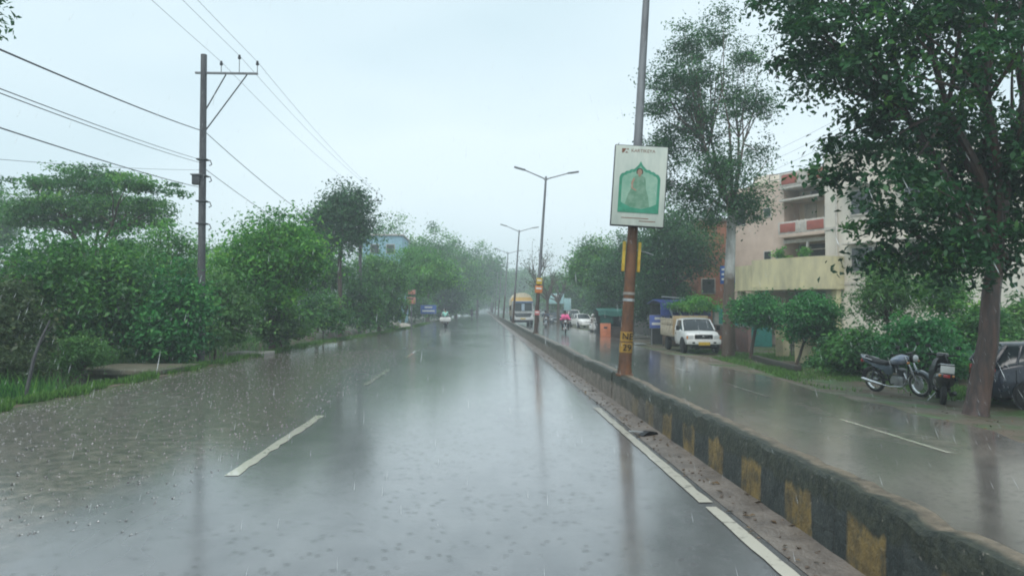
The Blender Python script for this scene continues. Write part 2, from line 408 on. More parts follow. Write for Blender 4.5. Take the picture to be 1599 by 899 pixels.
# ------------------------------------------------------------------ median barrier
def barrier_mat():
    m = bpy.data.materials.new('mossy_kerb_paint'); m.use_nodes = True; n = m.node_tree; l = n.links.new; b = n.nodes['Principled BSDF']
    N = n.nodes.new; t = N('ShaderNodeTexCoord'); sp = N('ShaderNodeSeparateXYZ'); l(t.outputs['Object'], sp.inputs[0])
    def noise(sc, det=5, st=(1, 1, 1), ro=.65):
        q = N('ShaderNodeMapping'); q.inputs['Scale'].default_value = st; l(t.outputs['Object'], q.inputs[0])
        x = N('ShaderNodeTexNoise'); x.inputs['Scale'].default_value = sc; x.inputs['Detail'].default_value = det; x.inputs['Roughness'].default_value = ro
        l(q.outputs[0], x.inputs['Vector']); return x.outputs['Fac']
    def ma(op, *a):
        x = N('ShaderNodeMath'); x.operation = op; x.use_clamp = op == 'CLAMPIT'
        for i, v in enumerate(a):
            if isinstance(v, (int, float)): x.inputs[i].default_value = v
            else: l(v, x.inputs[i])
        return x.outputs[0]
    def mr(src, a, b_, c, d):
        x = N('ShaderNodeMapRange'); x.clamp = True
        for i, v in enumerate((a, b_, c, d)): x.inputs[i+1].default_value = v
        l(src, x.inputs[0]); return x.outputs[0]
    def mix(f, a, b_):
        x = N('ShaderNodeMix'); x.data_type = 'RGBA'
        if isinstance(f, float): x.inputs[0].default_value = f
        else: l(f, x.inputs[0])
        for i, v in ((6, a), (7, b_)):
            if isinstance(v, tuple): x.inputs[i].default_value = (*v, 1)
            else: l(v, x.inputs[i])
        return x.outputs[2]
    # alternating blocks along the wall, 0.95 m period, yellow part a bit under half
    ph = ma('FRACT', ma('ADD', ma('DIVIDE', ma('SUBTRACT', sp.outputs['Y'], 4.62 - 1.05*40), 1.05), ma('MULTIPLY', noise(3.0, 3), .08)))
    yel = ma('MULTIPLY', mr(ph, .03, .05, 0, 1), mr(ph, .50, .53, 1, 0))
    near = mr(sp.outputs['Y'], 9.5, 14.0, 1, 0)
    n1 = noise(6, 6)
    dirt = mr(noise(5, 7, (1, 1, .5)), .40, .56, 0, 1)
    ycol = mix(mr(n1, .4, .6, 0, 1), (.13, .092, .038), (.24, .165, .055))
    kcol = mix(mr(n1, .4, .6, 0, 1), (.018, .026, .026), (.045, .055, .052))
    con = mix(mr(n1, .38, .62, 0, 1), (.11, .095, .08), (.25, .215, .18))
    yv = ma('MULTIPLY', ma('MULTIPLY', yel, near), mr(noise(1.3, 2), .28, .36, .25, 1))
    face = mix(near, con, kcol)
    face = mix(ma('MULTIPLY', yv, mr(noise(8, 7, (1, 1, .6), .75), .34, .52, .05, 1)), face, ycol)
    # moss running down from the top, to a ragged height
    top = ma('ADD', sp.outputs['Z'], ma('MULTIPLY', ma('SUBTRACT', noise(3.2, 6, (1, 1, .3)), .5), .34))
    moss = mr(top, .31, .36, 0, 1)
    mcol = mix(mr(noise(14, 5), .4, .62, 0, 1), (.012, .018, .013), (.040, .046, .030))
    farm = mr(sp.outputs['Y'], 14, 22, 1, .75)
    col = mix(ma('MULTIPLY', moss, farm), face, mcol)
    # brown silt on the flat top
    g = N('ShaderNodeNewGeometry'); sg = N('ShaderNodeSeparateXYZ'); l(g.outputs['Normal'], sg.inputs[0])
    flat = ma('MULTIPLY', mr(sg.outputs['Z'], .7, .9, 0, 1), mr(ma('ADD', sp.outputs['X'], ma('MULTIPLY', noise(5, 5), .1)), 2.70, 2.76, 0, 1))
    tcol = mix(mr(noise(8, 6), .4, .6, 0, 1), (.085, .07, .05), (.19, .155, .11))
    col = mix(flat, col, tcol)
    jt = ma('FRACT', ma('DIVIDE', ma('ADD', sp.outputs['Y'], 40.37), 3.15))
    col = mix(mr(ma('ABSOLUTE', ma('SUBTRACT', jt, .5)), .0, .0045, .85, 0), col, (.012, .012, .011))
    col = mix(ma('MULTIPLY', mr(noise(17, 3), .66, .70, 0, 1), .7), col, (.22, .20, .17))
    l(col, b.inputs['Base Color']); b.inputs['Roughness'].default_value = .45
    bp = N('ShaderNodeBump'); bp.inputs['Strength'].default_value = .8; bp.inputs['Distance'].default_value = .03
    l(noise(22, 6), bp.inputs['Height']); l(bp.outputs[0], b.inputs['Normal'])
    return m
BM_ = barrier_mat()
def barrier(name, y0, y1, label, seed, step=.18):
    r = random.Random(seed); rs = []; n = int((y1-y0)/step)
    wob = 0
    for i in range(n+1):
        y = y0 + (y1-y0)*i/n; q = lambda a: r.uniform(-a, a)
        wob = .8*wob + q(.008)
        ht = .545 + wob + q(.008) - (r.uniform(.02, .05) if r.random() < .08 else 0)
        s = step*.0
        rs.append([(2.565+q(.004), y, -.25), (2.572+q(.006), y, .02), (2.58+q(.006), y, .30), (2.588+q(.008), y, ht-.035),
                   (2.61+q(.01), y, ht-.004), (2.70, y, ht+q(.006)), (2.795+q(.01), y, ht-.004), (2.82+q(.006), y, ht-.04), (2.835, y, .1), (2.845, y, -.25)])
    o = MB().rings(rs).build(name, BM_, angle=35)
    tag(o, label, 'barrier'); return o
barrier('median_barrier', -6, 14.35, 'mossy concrete median kerb wall with peeling yellow and black paint blocks', 1)
barrier('median_barrier', 14.47, 300, 'long bare concrete median wall carrying the row of street lamps beyond the joint', 2, .35)

# ------------------------------------------------------------------ foliage
def leaf_mesh(name, cen, nrm, size, m, seed=0, hue=None, aspect=.5):
    """one four-sided leaf per centre; size is the length of each leaf"""
    rs = np.random.RandomState(seed); n = len(cen)
    a = rs.normal(size=(n, 3)); a -= nrm * (a*nrm).sum(1, keepdims=True); a /= np.linalg.norm(a, axis=1, keepdims=True) + 1e-9
    b = np.cross(nrm, a); s = size[:, None]
    bend = nrm * s * .12
    v = np.stack([cen - a*s*.5, cen + b*s*aspect*.5 + bend - a*s*.05, cen + a*s*.5, cen - b*s*aspect*.5 + bend - a*s*.05], 1).reshape(-1, 3)
    me = bpy.data.meshes.new(name)
    me.vertices.add(4*n); me.vertices.foreach_set('co', v.astype(np.float32).ravel())
    me.loops.add(4*n); me.loops.foreach_set('vertex_index', np.arange(4*n, dtype=np.int32))
    me.polygons.add(n); me.polygons.foreach_set('loop_start', np.arange(0, 4*n, 4, dtype=np.int32)); me.polygons.foreach_set('loop_total', np.full(n, 4, np.int32))
    at = me.attributes.new('hue', 'FLOAT', 'POINT')
    if hue is None: hue = rs.rand(n)
    at.data.foreach_set('value', np.repeat(hue, 4).astype(np.float32))
    me.update(); me.materials.append(m); return me
def crown_points(blobs, nclump, per, rc, seed, hollow=.55, flat=1.0, droop=0):
    """clumps of leaves at branch tips inside a set of ellipsoids"""
    rs = np.random.RandomState(seed)
    vol = np.array([(b[3]*b[4]*b[5])**.75 for b in blobs]); vol /= vol.sum()
    ids = rs.choice(len(blobs), nclump, p=vol)
    d = rs.normal(size=(nclump, 3)); d /= np.linalg.norm(d, axis=1, keepdims=True)
    rad = (hollow + (1-hollow)*rs.rand(nclump)) ; rad *= np.where(rs.rand(nclump) < .18, 1.12, 1.)
    B = np.array(blobs)[ids]
    cc = B[:, :3] + d * rad[:, None] * B[:, 3:6]
    crs = rc * (.55 + .9*rs.rand(nclump))
    idx = np.repeat(np.arange(nclump), per)
    off = rs.normal(size=(len(idx), 3)); off *= (crs[idx] * .5)[:, None]; off[:, 2] *= .62*flat
    off[:, 2] -= droop * np.linalg.norm(off[:, :2], axis=1)
    P = cc[idx] + off
    nr = rs.normal(size=P.shape)*.75 + off/(crs[idx]*.5)[:, None]*.35 + np.array([0, 0, 1.0]); nr /= np.linalg.norm(nr, axis=1, keepdims=True)
    hue = np.clip(rs.rand(nclump)[idx]*.75 + rs.rand(len(idx))*.25, 0, 1)
    return cc, P, nr, hue
def limbs(mb, base, fork, tips, r0, rnd, n=7, trunk_bend=.08, flare=1.5, lf=1.):
    base, fork = Vector(base), Vector(fork); H = (fork-base).length
    pts = [base + (fork-base)*t + Vector((rnd.uniform(-1, 1), rnd.uniform(-1, 1), 0))*trunk_bend*r0*3*(0 if t in (0, 1) else 1) for t in (0, .08, .25, .5, .75, 1)]
    mb.tube(pts, [r0*flare, r0*1.1, r0, r0*.9, r0*.82, r0*.72], max(n, 9))
    groups = {}
    for t in tips:
        t = Vector(t); k = (round(math.atan2(t.y-fork.y, t.x-fork.x)/1.05), t.z > fork.z + H*.4)
        groups.setdefault(k, []).append(t)
    for g in groups.values():
        c = sum(g, Vector())/len(g); mid = fork.lerp(c, .55) + Vector((rnd.uniform(-.2, .2), rnd.uniform(-.2, .2), .15*(c-fork).length*.3))
        m1 = fork.lerp(mid, .5) + Vector((rnd.uniform(-.15, .15), rnd.uniform(-.15, .15), .1))
        mb.tube([fork - Vector((0, 0, .1)), m1, mid], [r0*.55*lf, r0*.42*lf, r0*.3*lf], 6)
        for t in g:
            q = mid.lerp(t, .5) + Vector((rnd.uniform(-.2, .2), rnd.uniform(-.2, .2), rnd.uniform(0, .2)))*(t-mid).length*.4
            mb.tube([mid, q, t], [r0*.24*lf, r0*.14*lf, r0*.05*lf], 5, cap=False)
def tree(name, label, base, blobs, leafm, barkm, nclump=120, per=60, rc=.6, leaf=.14, r0=.14, seed=1, fork=None, hollow=.5, flat=1., ntips=26, group=None, cat='tree', flare=1.5, aspect=.5, droop=0, limb=1.):
    """base and blobs in world coordinates; things stored about the base"""
    rnd = random.Random(seed); base = Vector(base)
    bl = [(b[0]-base.x, b[1]-base.y, b[2]-base.z, b[3], b[4], b[5]) for b in blobs]
    t = thing(name, label, cat, base, group=group)
    cc, P, nr, hue = crown_points(bl, nclump, per, rc, seed, hollow, flat, droop)
    rs = np.random.RandomState(seed+5)
    me = leaf_mesh('crown' if cat == 'tree' else 'foliage', P, nr, leaf*(.6+.8*rs.rand(len(P))), leafm, seed, hue, aspect)
    o = bpy.data.objects.new('crown' if cat == 'tree' else 'foliage', me); C.objects.link(o); o.parent = t
    c = sum((Vector(b[:3]) for b in bl), Vector())/len(bl)
    low = min(b[2]-b[5] for b in bl)
    if fork is None: fk = Vector((c.x*.6, c.y*.6, max(low + .25*(c.z-low), .25)))
    else: fk = Vector(fork) - base
    mb = MB(); idx = list(range(len(cc))); rnd.shuffle(idx)
    limbs(mb, (0, 0, -.15), fk, [Vector(cc[i]) for i in idx[:ntips]], r0, rnd, flare=flare, lf=limb)
    mb.build('trunk' if cat == 'tree' else 'stem', barkm, t)
    return t
def ptree(name, label, px, Y, hw, top, bot, leafm, n=4, basepx=None, depth=1., **kw):
    """a crown given by where it stands and how large it is: px centre, distance, half width, top and bottom rows"""
    rnd = random.Random(kw.get('seed', 1)); s = Y/FP
    if kw.get('cat') == 'shrub': kw['leaf'] *= 1.45; kw['nclump'] = int(kw['nclump']*.8); kw['per'] = int(kw['per']*.62); kw['rc'] *= .85
    c = PT(px, (top+bot)/2, Y); rx = hw*s; rz = abs(bot-top)/2*s; ry = rx*depth
    bl = []
    for k in range(n):
        a = 2*PI*k/n + rnd.uniform(-.4, .4); q = .42
        bl.append((c.x + rx*q*math.cos(a), c.y + ry*q*math.sin(a), c.z + rz*rnd.uniform(-.35, .12), rx*rnd.uniform(.5, .66), ry*rnd.uniform(.5, .66), rz*rnd.uniform(.5, .7)))
    bl.append((c.x + rx*rnd.uniform(-.15, .15), c.y, c.z + rz*.42, rx*.55, ry*.55, rz*.56))
    bp = PT(basepx or px, 480, Y); zb = gz(bp.x, Y)
    return tree(name, label, (bp.x, Y, zb), bl, leafm, kw.pop('bark', M['bark']), **kw)

# left-hand vegetation, near to far
G1 = 'shrubs along the ditch'
ptree('shrub', 'tangled brown green thicket at the frame edge behind the leaning dead stick', -20, 19.5, 115, 395, 640, LF['dry'], seed=2, nclump=260, per=70, rc=.55, leaf=.10, r0=.05, hollow=.2, cat='shrub', group=G1)
ptree('shrub', 'dark thorny thicket directly behind the leaning dead stick', 75, 22.5, 95, 350, 590, LF['mid'], seed=3, nclump=300, per=75, rc=.6, leaf=.11, r0=.06, hollow=.2, cat='shrub', group=G1)
ptree('shrub', 'tall dense green bush behind the culvert slab', 175, 24.5, 95, 342, 585, LF['mid'], seed=4, nclump=340, per=75, rc=.6, leaf=.11, r0=.06, hollow=.2, cat='shrub', group=G1)
ptree('shrub', 'deep green rounded bush just before the near utility pole', 268, 23.8, 70, 405, 592, LF['teal'], seed=5, nclump=300, per=80, rc=.5, leaf=.10, r0=.05, hollow=.2, cat='shrub', group=G1)
ptree('shrub', 'soft green bush around the foot of the near utility pole', 335, 27.5, 72, 420, 565, LF['olive'], seed=6, nclump=240, per=80, rc=.5, leaf=.11, r0=.05, hollow=.2, cat='shrub', group=G1)
ptree('tree', 'broad pale green tree crown behind the near utility pole', 250, 33, 90, 345, 470, LF['bright'], seed=7, nclump=240, per=80, rc=.7, leaf=.14, r0=.12, hollow=.3)
ptree('tree', 'bright leafy round tree right of the near utility pole', 425, 31, 98, 322, 500, LF['bright'], seed=8, nclump=300, per=85, rc=.75, leaf=.17, r0=.14, hollow=.35, bark=M['bark'])
ptree('shrub', 'low olive shrub under the bright round tree beside the grass edge', 440, 31.5, 55, 470, 545, LF['olive'], seed=9, nclump=150, per=80, rc=.45, leaf=.10, r0=.04, hollow=.2, cat='shrub', group=G1)
ptree('shrub', 'grey green shrub next beyond the olive one', 505, 41, 48, 452, 530, LF['mid'], seed=10, nclump=160, per=80, rc=.6, leaf=.13, r0=.05, hollow=.2, cat='shrub', group=G1)
ptree('shrub', 'tall loose shrub under the dark tree at the far pole', 560, 50, 46, 425, 522, LF['mid'], seed=12, nclump=190, per=80, rc=.7, leaf=.15, r0=.05, hollow=.2, cat='shrub', group=G1)
ptree('shrub', 'last fresh green shrub before the red sign', 605, 60, 32, 440, 515, LF['bright'], seed=13, nclump=150, per=80, rc=.7, leaf=.16, r0=.05, hollow=.2, cat='shrub', group=G1)
ptree('shrub', 'pale feathery shrub just left of the culvert slab', 128, 19.8, 44, 512, 592, LF['olive'], seed=14, nclump=150, per=80, rc=.3, leaf=.065, r0=.03, hollow=.2, cat='shrub', group=G1, aspect=.3)
ptree('shrub', 'low rusty green shrub in the bottom corner of the left bank', 20, 18.5, 60, 530, 615, LF['dry'], seed=11, nclump=160, per=80, rc=.3, leaf=.065, r0=.03, hollow=.2, cat='shrub', group=G1, aspect=.35)
# flat-topped tree
def flat_tree():
    Y = 37; bl = []
    for (px, py, hw, hh) in [(60, 320, 55, 16), (45, 288, 35, 10), (95, 285, 60, 12), (150, 276, 70, 15), (215, 290, 60, 13), (255, 297, 40, 8), (120, 322, 70, 22), (195, 322, 70, 20), (145, 300, 95, 22), (235, 325, 40, 14), (80, 345, 70, 16), (170, 348, 80, 18), (30, 335, 40, 16), (240, 345, 40, 14)]:
        p = PT(px, py, Y + random.Random(px).uniform(-2, 2)); s = Y/FP
        bl.append((p.x, p.y, p.z, hw*s, hw*s*.9, hh*s))
    b = PT(150, 480, Y)
    tree('tree', 'wide flat layered tree rising above the left thicket', (b.x, Y, .1), bl, LF['mid'], M['bark'], nclump=360, per=70, rc=.66, leaf=.17, r0=.2, seed=15, fork=(b.x, Y, 3.6), hollow=.2, flat=.55, ntips=50)
flat_tree()
ptree('tree', 'hazy grey tree at the far left behind the thicket', -12, 62, 36, 282, 400, LF['mid'], seed=16, nclump=160, per=60, rc=1.1, leaf=.26, r0=.2)
ptree('tree', 'dark tree with ragged top standing at the far utility pole', 530, 47, 58, 286, 405, LF['dark'], seed=17, nclump=230, per=80, rc=.9, leaf=.2, r0=.16, hollow=.45)
ptree('tree', 'leafy tree left of the far utility pole over the shrubs', 495, 52, 48, 372, 470, LF['mid'], seed=29, nclump=200, per=80, rc=.9, leaf=.2, r0=.16, hollow=.45)
ptree('tree', 'mid green tree just beyond the far utility pole', 592, 58, 55, 385, 480, LF['mid'], seed=18, nclump=220, per=80, rc=1.0, leaf=.2, r0=.16, hollow=.4)
ptree('tree', 'overhanging green tree above the red sign at the road edge', 655, 70, 66, 386, 470, LF['bright'], seed=19, nclump=260, per=85, rc=1.0, leaf=.22, r0=.16, hollow=.4, basepx=625)
ptree('tree', 'pale dead leaved tree with airy crown above the blue roof', 612, 92, 62, 332, 470, LF['mid'], seed=20, nclump=170, per=55, rc=1.5, leaf=.3, r0=.25, hollow=.5)
G2 = 'hazy trees lining the road ahead'
ptree('tree', 'airy hazy tree behind the overhanging green tree', 668, 108, 52, 345, 470, LF['mid'], seed=21, nclump=150, per=60, rc=1.6, leaf=.36, r0=.25, hollow=.5, group=G2)
ptree('tree', 'hazy tree above the blue shop board', 712, 128, 50, 362, 492, LF['mid'], seed=22, nclump=200, per=70, rc=1.9, leaf=.42, r0=.3, hollow=.4, group=G2)
ptree('tree', 'hazy tree above the lone distant rider', 745, 160, 42, 378, 488, LF['mid'], seed=23, nclump=190, per=70, rc=2.1, leaf=.5, r0=.3, hollow=.4, group=G2)
ptree('tree', 'faint tree at the vanishing end of the near carriageway', 768, 205, 34, 398, 484, LF['mid'], seed=24, nclump=170, per=70, rc=2.3, leaf=.6, r0=.35, hollow=.4, group=G2)
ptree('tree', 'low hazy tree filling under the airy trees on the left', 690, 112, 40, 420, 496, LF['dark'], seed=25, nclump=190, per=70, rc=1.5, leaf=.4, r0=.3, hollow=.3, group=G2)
ptree('tree', 'faint rounded tree seen above the distant truck cab', 815, 240, 45, 418, 484, LF['mid'], seed=26, nclump=170, per=70, rc=2.5, leaf=.7, r0=.4, hollow=.4, group=G2)
ptree('tree', 'faint tree between the third and fourth lamp posts', 792, 290, 24, 425, 483, LF['mid'], seed=27, nclump=140, per=60, rc=2.6, leaf=.8, r0=.4, hollow=.4, group=G2)
ptree('tree', 'faint tree mass right of the distant truck', 862, 170, 40, 425, 490, LF['mid'], seed=28, nclump=170, per=70, rc=2.2, leaf=.55, r0=.35, hollow=.4, group=G2)
ptree('tree', 'distant misty tree behind the near pole and thicket', 380, 85, 90, 352, 470, LF['mid'], seed=50, nclump=170, per=60, rc=1.6, leaf=.34, r0=.25, hollow=.4)
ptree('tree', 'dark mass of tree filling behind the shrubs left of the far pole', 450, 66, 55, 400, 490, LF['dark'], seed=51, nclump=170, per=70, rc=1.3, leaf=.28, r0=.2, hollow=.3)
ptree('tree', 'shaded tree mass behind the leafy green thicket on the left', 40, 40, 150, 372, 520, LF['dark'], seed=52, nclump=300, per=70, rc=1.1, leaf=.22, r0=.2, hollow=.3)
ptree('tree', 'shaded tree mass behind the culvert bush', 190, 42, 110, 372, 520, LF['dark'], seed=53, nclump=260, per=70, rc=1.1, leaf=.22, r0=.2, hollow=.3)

def far_woods():
    rs = np.random.RandomState(90); bl = []
    for k in range(150):
        Y = rs.uniform(230, 560); X = rs.uniform(14, 260)*(1 if rs.rand() < .5 else -1) + Y*.0
        if abs(X) < 30 and rs.rand() < .3: X *= .9
        h = rs.uniform(5, 8.5); bl.append((X, Y, h*.5, rs.uniform(6, 12), rs.uniform(5, 9), h*.6))
    for k in range(40):
        X = rs.uniform(24, 150)*(1 if rs.rand() < .5 else -1); Y = rs.uniform(90, 230); h = rs.uniform(5, 7.5); bl.append((X + (8 if X > 0 else 0), Y, h*.5, rs.uniform(5, 8), 6, h*.6))
    for X in (-14, -5, 4, 13, 22): bl.append((X, 590, 5, 9, 6, 8))
    cc, P, nr, hue = crown_points(bl, 2600, 34, 3.2, 91, .3)
    P[:, 2] = np.maximum(P[:, 2], .1)
    o = bpy.data.objects.new('far_woods', leaf_mesh('far_woods', P, nr, 1.15*(.6+.8*rs.rand(len(P))), LF['mid'], 92, hue, .7)); C.objects.link(o)
    tag(o, 'distant belt of woods fading into the rain', 'woods', kind='stuff')
far_woods()
# right-hand vegetation
def big_tree():
    Y = 15.2; b = G(1522, 648, -.4); bl = []
    for (px, py, r, dy) in [(1330, 70, 125, .3), (1470, 100, 170, -.4), (1245, 15, 75, .2), (1555, 300, 110, .4), (1440, 320, 100, -.6), (1392, 405, 48, .2), (1640, 230, 130, -.5), (1345, 205, 80, .5),
                         (1420, -90, 190, 0), (1260, -70, 110, 1), (1560, 30, 90, .8), (1360, 330, 55, -.2), (1480, 240, 120, .9), (1440, 440, 32, .1), (1310, 265, 42, .2), (1590, 430, 40, 1.0), (1500, 395, 60, -.9), (1560, 380, 70, .2), (1450, 380, 60, .8), (1600, -80, 160, .5), (1270, 110, 60, .6), (1480, 395, 55, -.5)]:
        p = PT(px, py, b.y + dy); s = b.y/FP
        bl.append((p.x, p.y, p.z, r*s, r*s*1.05, r*s*.8))
    fk = PT(1556, 395, b.y)
    t = tree('tree', 'large dark leaning tree at the right edge beside the parked dark car', b, bl, leaf_mat('leaf_deep', (.036, .15, .044), (.012, .06, .024), (.12, .30, .05)), M['wetbark'], nclump=780, per=60, rc=.40, leaf=.15, r0=.215, seed=31, fork=fk, hollow=.3, ntips=60, flare=1.35, droop=.15)
    return t
big_tree()
def tall_tree():
    b = G(1137, 556, -.4); Y = b.y; bl = []
    for (px, py, r, dy) in [(1075, 75, 48, 0), (1120, 60, 32, .5), (1050, 130, 50, -.4), (1165, 90, 38, .3), (1150, 160, 48, .3), (1085, 190, 60, .1), (1190, 165, 30, .5), (1040, 230, 45, .2), (1120, 265, 60, -.3), (1185, 240, 34, .4), (1160, 310, 48, -.3), (1080, 310, 38, 0), (1025, 170, 25, .2), (1175, 335, 26, .2), (1110, 335, 30, -.3), (1040, 290, 34, .4), (1130, 20, 24, 0), (1090, 130, 50, .3)]:
        p = PT(px, py, Y + dy*2); s = Y/FP; bl.append((p.x, p.y, p.z, r*s, r*s, r*s*.95))
    tree('tree', 'tall airy tree with pale peeling trunk beside the pickup', b, bl, LF['dark'], M['twobark'], nclump=880, per=46, rc=.55, leaf=.13, r0=.27, limb=.62, seed=32, fork=PT(1143, 330, Y), hollow=.15, ntips=90, flare=1.12)
tall_tree()
ptree('tree', 'dense low tree on the left of the dark roadside mass', 935, 64, 52, 365, 478, LF['mid'], seed=33, nclump=240, per=85, rc=1.0, leaf=.22, r0=.2, hollow=.3)
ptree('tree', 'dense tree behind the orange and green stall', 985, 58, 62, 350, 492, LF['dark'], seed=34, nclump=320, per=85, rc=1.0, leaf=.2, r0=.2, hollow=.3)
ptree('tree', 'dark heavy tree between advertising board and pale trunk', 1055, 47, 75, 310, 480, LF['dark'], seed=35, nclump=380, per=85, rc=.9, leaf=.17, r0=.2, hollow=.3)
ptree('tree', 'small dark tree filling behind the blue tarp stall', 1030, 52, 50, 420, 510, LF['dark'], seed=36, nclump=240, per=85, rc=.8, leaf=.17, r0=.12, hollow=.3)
ptree('tree', 'small bright green tree in front of the yellow balcony', 1268, 27.5, 46, 448, 545, LF['teal'], seed=37, nclump=200, per=85, rc=.42, leaf=.12, r0=.06, hollow=.3, basepx=1240)
ptree('tree', 'low spreading green tree between pale trunk and gate pillar', 1190, 31, 50, 455, 520, LF['teal'], seed=38, nclump=190, per=85, rc=.45, leaf=.12, r0=.08, hollow=.3, basepx=1170)
ptree('tree', 'thin light green tree before the pale house wall', 1385, 25, 58, 398, 520, LF['olive'], seed=39, nclump=200, per=55, rc=.45, leaf=.11, r0=.06, hollow=.3)
G3 = 'bushes behind the parked motorcycles'
ptree('shrub', 'spreading bush left of the silver motorcycle', 1335, 23.5, 62, 510, 600, LF['mid'], seed=40, nclump=220, per=85, rc=.4, leaf=.10, r0=.04, hollow=.2, cat='shrub', group=G3)
ptree('shrub', 'large green bush right behind the silver motorcycle', 1440, 21.8, 80, 488, 605, LF['teal'], seed=41, nclump=320, per=85, rc=.42, leaf=.10, r0=.04, hollow=.2, cat='shrub', group=G3)
ptree('shrub', 'high bush behind the dark scooter and leaning trunk', 1520, 23, 75, 465, 600, LF['mid'], seed=42, nclump=320, per=85, rc=.45, leaf=.10, r0=.04, hollow=.2, cat='shrub', group=G3)
ptree('shrub', 'pale green bush above the dark car roof', 1610, 24, 80, 450, 600, LF['olive'], seed=43, nclump=300, per=85, rc=.45, leaf=.10, r0=.04, hollow=.2, cat='shrub', group=G3)
ptree('shrub', 'small shrub in front of the yellow gate pillars', 1285, 26.5, 32, 545, 590, LF['mid'], seed=44, nclump=90, per=80, rc=.3, leaf=.09, r0=.03, hollow=.2, cat='shrub', group=G3)
ptree('tree', 'dark tree behind the white scooters at the stall', 950, 80, 36, 430, 508, LF['dark'], seed=45, nclump=260, per=80, rc=1.1, leaf=.26, r0=.2, hollow=.2)
ptree('tree', 'shadowy tree behind the row of parked cars', 893, 104, 40, 425, 500, LF['mid'], seed=46, nclump=220, per=80, rc=1.5, leaf=.34, r0=.2, hollow=.2)
ptree('tree', 'broad dark tree closing the view behind the pickup', 1085, 60, 70, 400, 512, LF['dark'], seed=47, nclump=320, per=80, rc=1.0, leaf=.24, r0=.2, hollow=.2)
for (px, Y, hw, bt, lb) in ((648, 100, 30, 500, 'low shrub behind the red sign post'), (690, 120, 30, 497, 'low shrub right behind the blue shop board'), (720, 150, 22, 493, 'low hazy shrub left of the lone distant rider'), (745, 215, 16, 489, 'faint low shrub where the near carriageway narrows')):
    ptree('shrub', lb, px, Y, hw, 458, bt, LF['mid'], seed=px, nclump=170, per=70, rc=1.3, leaf=.3, r0=.06, hollow=.2, cat='shrub', group='low shrubs under the far trees')
for (px, Y, hw, top, lb) in ((742, 330, 26, 425, 'very faint tree closing the road end, on its left'), (764, 410, 24, 438, 'very faint tree closing the road end at the bend'), (786, 420, 22, 440, 'very faint tree closing the road end beside the lamp row'), (812, 410, 24, 436, 'very faint tree closing the road end, behind the truck')):
    ptree('tree', lb, px, Y, hw, top, 484, LF['mid'], seed=px, nclump=150, per=60, rc=3.0, leaf=.9, r0=.4, hollow=.2, group=G2)
ptree('tree', 'leafy young tree screening the pale wall left of the leaning trunk', 1472, 26, 44, 408, 500, LF['mid'], seed=48, nclump=170, per=60, rc=.45, leaf=.12, r0=.06, hollow=.3)
# bare trees
def bare_tree(px, Y, top, label, seed, leafy=.0):
    b = PT(px, 480, Y); b.z = -.4; rnd = random.Random(seed); s = Y/FP; H = (480-top)*s
    bl = [(b.x + rnd.uniform(-1, 1), Y, b.z + H*.85, 2.4, 2.4, H*.22), (b.x - 1.4, Y, b.z + H*.7, 2.0, 2.0, H*.16)]
    tree('tree', label, b, bl, LF['dry'], M['bark'], nclump=46, per=10, rc=1.0, leaf=.22, r0=.2, seed=seed, fork=(b.x, Y, b.z + H*.45), ntips=44, hollow=.3, group='nearly bare trees on the right roadside')
bare_tree(855, 82, 385, 'nearly bare tree standing nearest to the second lamp post', 61)
bare_tree(872, 90, 400, 'nearly bare tree above the pale turquoise boards', 62)
bare_tree(840, 96, 355, 'tallest nearly bare tree reaching above the truck', 63)
# sprig at the top left corner
def sprig():
    b = Vector(PT(-60, -60, 9))
    tree('branch', 'leafy branch tip hanging into the top left corner', (b.x-4, 9, -.2), [(*PT(-12, 25, 9), .13, .2, .26), (*PT(-8, 5, 9), .12, .2, .15), (*PT(-60, -60, 9), .6, .6, .4)], LF['dark'], M['bark'], nclump=26, per=18, rc=.16, leaf=.085, r0=.09, seed=66, fork=(b.x-2.5, 9, 5.2), ntips=14, hollow=.3)
sprig()
# tall weeds and grass
def blades(name, pts, h, m, seed, kind='stuff', label=None, cat=None, wid=.012, parent=None, lean=.35):
    rs = np.random.RandomState(seed); n = len(pts); P = np.array(pts)
    H = h*(.5+rs.rand(n)); a = rs.rand(n)*2*PI; d = np.stack([np.cos(a), np.sin(a), np.zeros(n)], 1)
    ln = rs.normal(size=(n, 3))*lean; ln[:, 2] = 1; ln /= np.linalg.norm(ln, axis=1, keepdims=True)
    W = wid*(.6+.8*rs.rand(n))[:, None]
    mid = P + ln*H[:, None]*.55; tip = P + ln*H[:, None] + rs.normal(size=(n, 3))*(H*.12)[:, None]
    v = np.stack([P - d*W, P + d*W, mid + d*W*.7, mid - d*W*.7, tip], 1).reshape(-1, 3)
    b5 = np.arange(n)[:, None]*5
    faces = np.concatenate([b5 + np.array([[0, 1, 2, 3]])], 0); 
    me = bpy.data.meshes.new(name); me.vertices.add(5*n); me.vertices.foreach_set('co', v.astype(np.float32).ravel())
    lp = np.concatenate([faces, b5 + np.array([[3, 2, 4]])], 1).ravel()
    me.loops.add(len(lp)); me.loops.foreach_set('vertex_index', lp.astype(np.int32))
    st = (np.arange(n)[:, None]*7 + np.array([[0, 4]])).ravel(); tt = np.tile([4, 3], n)
    me.polygons.add(2*n); me.polygons.foreach_set('loop_start', st.astype(np.int32)); me.polygons.foreach_set('loop_total', tt.astype(np.int32))
    at = me.attributes.new('hue', 'FLOAT', 'POINT'); at.data.foreach_set('value', np.repeat(rs.rand(n), 5).astype(np.float32))
    me.update(); me.materials.append(m)
    o = bpy.data.objects.new(name, me); C.objects.link(o)
    if parent: o.parent = parent
    elif kind: tag(o, label, cat, kind=kind)
    return o
rg = np.random.RandomState(5)
pts = []
